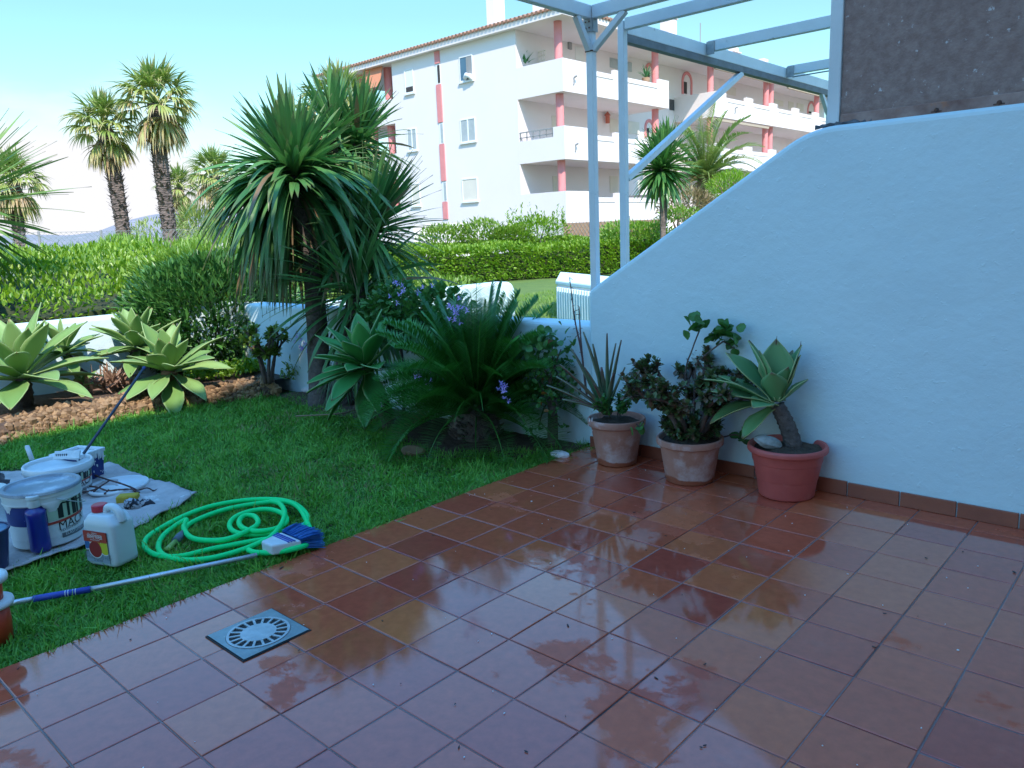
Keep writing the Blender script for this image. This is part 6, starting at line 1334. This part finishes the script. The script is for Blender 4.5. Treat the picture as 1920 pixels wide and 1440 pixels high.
m = MB(); R_ = [ring(.004, .90), ring(.012, .98), ring(H * .1, 1.0), ring(H * .69, .99), ring(H * .73, .985), ring(H * .76, .93, .95), ring(H * .86, .72, .82, 0), ring(H * .875, .66, .7, 0)]
V = np.concatenate(R_); n = 48; i = np.arange(len(R_) - 1)[:, None] * n; j = np.arange(n)[None]; F = np.stack([i + j, i + (j + 1) % n, i + n + (j + 1) % n, i + n + j], -1).reshape(-1, 4)
HDPE = pmat('milky_plastic', (.62, .66, .66), (.58, .63, .64), scale=5, rough=.38)
m.add(V, [tuple(f) for f in F] + [tuple(np.arange(n)[::-1]), tuple(np.arange(n) + (len(R_) - 1) * n)]); m.build('body', HDPE, t_, smooth=True)
m = MB(); cz = jb - jx * hw * .42 + [0, 0, 0]; m.lathe([(hw * .30, H * .84), (hw * .30, H * .9)], 24, cz); m.build('neck', HDPE, t_, smooth=True)
m = MB(); m.lathe([(hw * .36, H * .885), (hw * .37, H * .89), (hw * .36, H * .985), (hw * .30, H), (0, H)], 24, cz); m.build('cap', pmat('red_cap', (.50, .03, .05), rough=.4), t_, smooth=True).modifiers.new('e', 'EDGE_SPLIT')
m = MB(); P = spline([jb - jx * hw * .02 + [0, 0, H * .86], jb + jx * hw * .10 + [0, 0, H * .955], jb + jx * hw * .5 + [0, 0, H * .97], jb + jx * hw * .82 + [0, 0, H * .89], jb + jx * hw * .93 + [0, 0, H * .74]], 6); m.tube(P, np.interp(np.linspace(0, 1, len(P)), [0, .5, 1], [.016, .017, .02]), 12); m.build('handle', HDPE, t_, smooth=True)
fc = jb + jn * (hd_ * 1.0 + .001)
def jpan(nm, x0, x1, z0, z1, mat, pr_, par=None):
    m = MB(); m.prism([fc + jx * hw * x0 + jn * pr_ + [0, 0, H * z0], fc + jx * hw * x1 + jn * pr_ + [0, 0, H * z0], fc + jx * hw * x1 + jn * pr_ + [0, 0, H * z1], fc + jx * hw * x0 + jn * pr_ + [0, 0, H * z1]], jn * .0006, 0); o = m.build(nm, mat, t_)
    if par: o.parent = par
    return o
lb = jpan('label', -.84, .62, .08, .62, LABGY, .0002)
jpan('label_foot', -.84, .62, .08, .245, pmat('label_bluegrey', (.26, .33, .40), rough=.5), .001, lb); jpan('label_head', -.84, .62, .435, .62, LABRED, .001, lb)
def jdisc(x, z, r, mat, pr_, nm):
    m = MB(); an = np.linspace(0, 2 * PI, 25)[:-1]; V = [np.clip(x + r * math.cos(a), -.83, .61) for a in an]; m.prism([fc + jx * hw * V[k] + jn * pr_ + [0, 0, H * np.clip(z, .05, .9) + hw * r * math.sin(an[k])] if True else 0 for k in range(24)], jn * .0005); o = m.build(nm, mat, t_); o.parent = lb
YEL = pmat('print_yellow', (.55, .50, .03), rough=.5); ORG = pmat('print_orange', (.60, .26, .04), rough=.5); BLU = pmat('print_blue', (.03, .12, .30), rough=.5); DRED = pmat('print_dark_red', (.28, .015, .02), rough=.5)
for (x, z, r, mt) in ((-.18, .31, .40, DRED), (.42, .345, .32, YEL), (-.08, .425, .26, ORG), (-.72, .38, .22, BLU)): jdisc(x, z, r + .05, LABW, .0016 + r * .002, 'print_ring'); jdisc(x, z, r, mt, .0024 + r * .002, 'printed_disc')
lh = jpan('label_head', -.84, .62, .44, .62, LABRED, .0042, lb)
for s_, z_, sz in (('disolvente', .535, .0235), ('nitro total', .50, .0235), ('limpieza', .585, .011), ('uso profesional', .468, .010)):
    V, F = textmesh(s_, sz * hw / .1 * 1.0); m = MB(); m.add(fc + jn * .0053 + jx * (V[:, :1] - .11 * hw) + np.array([0, 0, 1.0]) * (V[:, 1:2] + H * z_), F); o = m.build('lettering', LABW, t_); o.parent = lb
for k, z_ in enumerate((.215, .19, .165, .14)): V, F = textmesh('gas  limpiador  envase  5 litros' if k % 2 else 'peligro  inflamable  uso exterior', .0135 * hw / .1); m = MB(); m.add(fc + jn * .0018 + jx * (V[:, :1] - .11 * hw) + np.array([0, 0, 1.0]) * (V[:, 1:2] + H * z_), F); o = m.build('lettering', LABGY, t_); o.parent = lb
V, F = textmesh('5 litros', .02 * hw / .1); m = MB(); m.add(fc + jn * .0018 + jx * (V[:, :1] - .11 * hw) + np.array([0, 0, 1.0]) * (V[:, 1:2] + H * .10), F); o = m.build('lettering', BLACK, t_); o.parent = lb

# ---- garden hose
hp = [(345, 998, .02), (352, 985, .02), (385, 968, .025), (430, 953, .03), (480, 945, .03), (525, 940, .035), (556, 948, .03), (576, 966, .025), (574, 986, .02), (545, 1005, .02), (490, 1012, .022), (440, 1021, .022), (395, 1030, .02), (340, 1043, .02), (298, 1042, .02), (272, 1028, .02), (276, 1008, .02), (310, 986, .022), (350, 965, .03), (400, 948, .035), (460, 938, .04), (515, 936, .045), (550, 943, .045), (570, 958, .04), (578, 975, .03), (560, 990, .03), (515, 999, .03), (470, 1003, .03), (440, 998, .03), (430, 985, .035), (440, 970, .04), (470, 958, .045), (505, 955, .045), (532, 964, .045), (537, 980, .04), (515, 992, .045), (480, 996, .05), (455, 990, .05), (448, 978, .05), (458, 967, .05), (477, 968, .05), (484, 980, .055), (470, 992, .055), (430, 1010, .05), (390, 1014, .04), (358, 1008, .035), (344, 990, .03), (350, 975, .03), (340, 978, .03), (310, 1000, .025), (297, 1022, .02), (305, 1040, .02), (340, 1050, .02), (390, 1048, .02), (440, 1036, .022), (480, 1022, .03), (510, 1004, .05), (528, 982, .055), (534, 960, .055), (524, 944, .05), (505, 940, .05), (540, 941, .05), (562, 953, .045), (576, 980, .03), (583, 1000, .03), (578, 1018, .045), (556, 1027, .05), (520, 1034, .045), (485, 1037, .03), (467, 1033, .02), (466, 1026, .02)]
t_ = thing('garden_hose', 'bright green garden hose lying coiled on the lawn by the tiles', 'hose', G(430, 1000) * [1, 1, 0])
P = spline([G(p[0], p[1], p[2] - .006) for p in hp], 7); P[:, 2] = np.convolve(np.pad(P[:, 2], 7, 'edge'), np.ones(15) / 15, 'valid')
for _ in range(3): P[1:-1] = (P[:-2] + 2 * P[1:-1] + P[2:]) / 4
m = MB(); m.tube(P, .0128, 12); m.build('tube', pmat('green_hose', (.006, .72, .19), (.008, .76, .21), scale=6, rough=.5, spec=.15), t_, smooth=True)
a, b = G(344, 1000, .018), G(313, 1031, .016); m = MB(); m.tube([a, a * .75 + b * .25, a * .5 + b * .5], [.018, .021, .019], 14, jit=.05); m.build('coupling', pmat('grey_rubber', (.07, .10, .12), (.11, .15, .17), scale=40, rough=.5), t_, smooth=True)
m = MB(); m.tube([a * .5 + b * .5, a * .1 + b * .9, b], [.012, .013, .015], 12); m.build('connector', pmat('lime_plastic', (.28, .42, .10), rough=.4), t_, smooth=True)
# ---- broom
ALU = pmat('aluminium_pole', (.58, .60, .62), (.52, .54, .56), scale=30, rough=.35, metal=.7); BLUEG = pmat('blue_grip', (.02, .05, .34), (.03, .06, .38), scale=20, rough=.45); BRIST = pmat('blue_bristle', (.02, .13, .42), (.03, .20, .52), scale=40, rough=.6)
a, e = G(5, 1134, .03), G(500, 1034, .035); t_ = thing('broom', 'broom with an aluminium and blue handle lying on the lawn along the tiles', 'broom', (a + e) / 2 * [1, 1, 0])
at_ = lambda px, py: G(px, py, .032)
q1, q2, q3 = at_(63, 1123), at_(170, 1105), at_(482, 1041)
m = MB(); m.tube([q2 - (q2 - q3) * -.0, q3], .0115, 14); m.tube([a, q1], .0115, 14); m.build('handle', ALU, t_, smooth=True)
m = MB(); m.tube([q1, q1 * .5 + q2 * .5, q2], .0135, 14); m.build('grip', BLUEG, t_, smooth=True)
m = MB(); 
for f in (.55, .6, .68, .73): c = q1 * (1 - f) + q2 * f; dv = nrm(q2 - q1); m.tube([c, c + dv * .003], .0139, 14)
m.build('grip_stripe', PLAST, t_)
h0, h1 = G(500, 1030, .05), G(547, 1013, .05); dv = nrm(h1 - h0); sv = nrm(np.cross(dv, (0, 0, 1)))
m = MB(); m.prism([h0 - sv * .045 - [0, 0, .02], h0 + sv * .045 - [0, 0, .02], h1 + sv * .085 - [0, 0, .028], h1 - sv * .085 - [0, 0, .028]], (0, 0, .05)); m.build('head', PLAST, t_, bevel=.01, segs=3)
m = MB()
for f in (.58, .68, .78): c = h0 * (1 - f) + h1 * f; ww = .045 + .04 * f; m.beam(c - sv * ww + [0, 0, .0265], c + sv * ww + [0, 0, .0265], .006, .003)
m.build('head_stripe', BLUEG, t_)
m = MB(); n = 1500; s_ = rg.uniform(-1, 1, n); zz = rg.uniform(-.02, .028, n); leaves(m, h1 + sv * (s_ * .08)[:, None] + np.stack([0 * zz, 0 * zz, zz], 1), dv + sv * (s_ * .28 + rg.normal(0, .07, n))[:, None] + np.stack([0 * zz, 0 * zz, zz * 5 + rg.normal(0, .05, n)], 1), rg.uniform(.085, .115, n), .0032, .25, 0, 3, 2, pf((0, 1), (1, .7)), roll=rg.uniform(-1.5, 1.5, n)); m.build('bristles', BRIST, t_)
# ---- things cut by the left edge of the picture
ob0 = G(-10, 1203) * [1, 1, 0]; dist = np.hypot(*(ob0 - CAM)[:2]); dep = (RM @ (ob0 - CAM))[2]; R = 31 * dep / FPX; t_ = thing('orange_canister', 'orange plastic canister with white rims standing on the lawn at the left edge', 'canister', ob0); z1, z2 = PD(-10, 1130, dist)[2], PD(-15, 1082, dist)[2]
OR_ = pmat('orange_plastic', (.55, .06, .02), (.50, .05, .02), scale=8, rough=.4)
m = MB(); m.lathe([(0, 0), (R, 0), (R * 1.06, z1 * .5), (R * 1.02, z1)], 36, ob0); m.lathe([(R * .82, z1), (R * .9, z2 - .012)], 36, ob0); m.build('body', OR_, t_, smooth=True)
m = MB(); m.lathe([(0, z1 - .008), (R * 1.32, z1 - .008), (R * 1.36, z1), (R * 1.32, z1 + .012), (R * .85, z1 + .016)], 40, ob0); m.lathe([(R * .6, z2 - .013), (R * 1.22, z2 - .013), (R * 1.25, z2), (R * 1.2, z2 + .01), (R * .7, z2 + .014), (R * .65, z2 + .004), (0, z2 + .003)], 40, ob0); m.build('rim', PLAST, t_, smooth=True)
m = MB(); m.beam(ob0 + u_r * R * .1 + [0, 0, z2 + .008], ob0 + u_r * R * .6 + [0, 0, z2 + .008], .02, .006); m.build('slot', BLACK, t_)
b0 = G(-22, 1072) * [1, 1, 0] + [0, 0, .0]; dist = np.hypot(*(b0 - CAM)[:2]); dep = (RM @ (b0 - CAM))[2]; R = 46 * dep / FPX; H = PD(-20, 991, dist)[2]; t_ = thing('navy_bucket', 'dark navy bucket with a paint smeared inside at the left edge', 'bucket', b0)
m = MB(); m.lathe([(0, .0), (R * .72, 0), (R * .94, H * .95), (R, H * .955), (R, H), (R * .93, H), (R * .70, .05), (0, .05)], 44, b0); m.build('body', pmat('navy_plastic', (.02, .03, .09), (.028, .04, .12), scale=10, rough=.4, c3=(.25, .32, .40), s3=9, t3=(.62, .7)), t_, smooth=True).modifiers.new('e', 'EDGE_SPLIT')
m = MB(); m.lathe([(0, H * .72), (R * .86, H * .72), (R * .92, H * .97)], 44, b0); m.build('paint', pmat('blue_grey_paint', (.22, .36, .50), (.35, .48, .58), scale=9, rough=.5), t_, smooth=True)
b0 = G(-30, 985) * [1, 1, 0] + [0, 0, .02]; dist = np.hypot(*(b0 - CAM)[:2]); dep = (RM @ (b0 - CAM))[2]; R = 46 * dep / FPX; H = PD(-30, 925, dist)[2]; t_ = thing('white_tub', 'round white tub wrapped in clear plastic at the left edge of the drop cloth', 'tub', b0)
m = MB(); m.lathe([(0, 0), (R * .85, 0), (R * .95, H * .8), (R, H * .82), (R * 1.02, H), (R * .95, H), (R * .9, H * .85), (0, H * .8)], 44, b0 + [0, 0, 0]); m.build('body', PLAST, t_, smooth=True)
fm = bpy.data.materials.new('clear_film'); fm.use_nodes = True; b_ = fm.node_tree.nodes['Principled BSDF']; b_.inputs['Base Color'].default_value = (.8, .84, .86, 1); b_.inputs['Roughness'].default_value = .18; b_.inputs['Alpha'].default_value = .38
nz_ = fm.node_tree.nodes.new('ShaderNodeTexNoise'); nz_.inputs['Scale'].default_value = 18; bb2 = fm.node_tree.nodes.new('ShaderNodeBump'); bb2.inputs['Strength'].default_value = .8; fm.node_tree.links.new(nz_.outputs[0], bb2.inputs['Height']); fm.node_tree.links.new(bb2.outputs[0], b_.inputs['Normal'])
m = MB(); pr = np.array([(R * 1.05, H * .85), (R * 1.15, H * .6), (R * 1.2, H * .35), (R * 1.38, H * .15), (R * 1.6, .005)]); n = 40; V = []
for r_, z_ in pr:
    for k in range(n): a = 2 * PI * k / n; q = r_ * (1 + .10 * math.sin(a * 5 + z_ * 30) * (z_ < H * .7) + rg.normal(0, .02)); V.append(b0 + [q * math.cos(a), q * math.sin(a), z_])
i = np.arange(4)[:, None] * n; j = np.arange(n)[None]; m.add(V, np.stack([i + j, i + (j + 1) % n, i + n + (j + 1) % n, i + n + j], -1).reshape(-1, 4)); m.build('plastic_film', fm, t_, smooth=True)
c = G(-22, 925, .08); m = MB(); P = spline([c - u_r * .1, c + [0, 0, .06], c + u_r * .06 + [0, 0, .04], c + u_r * .115 - [0, 0, .05]], 6); m.tube(P, np.interp(np.linspace(0, 1, len(P)), [0, .4, .8, 1], [.05, .075, .05, .02]), 10, jit=.3); tag(m.build('dark_bag', pmat('dark_bag', (.03, .03, .04), (.14, .11, .12), scale=18, rough=.7), smooth=True), 'dark crumpled bag behind the white tub at the left edge', 'bag')
# bits on the lawn: a plant label and a leaf
c = G(548, 942, .03)
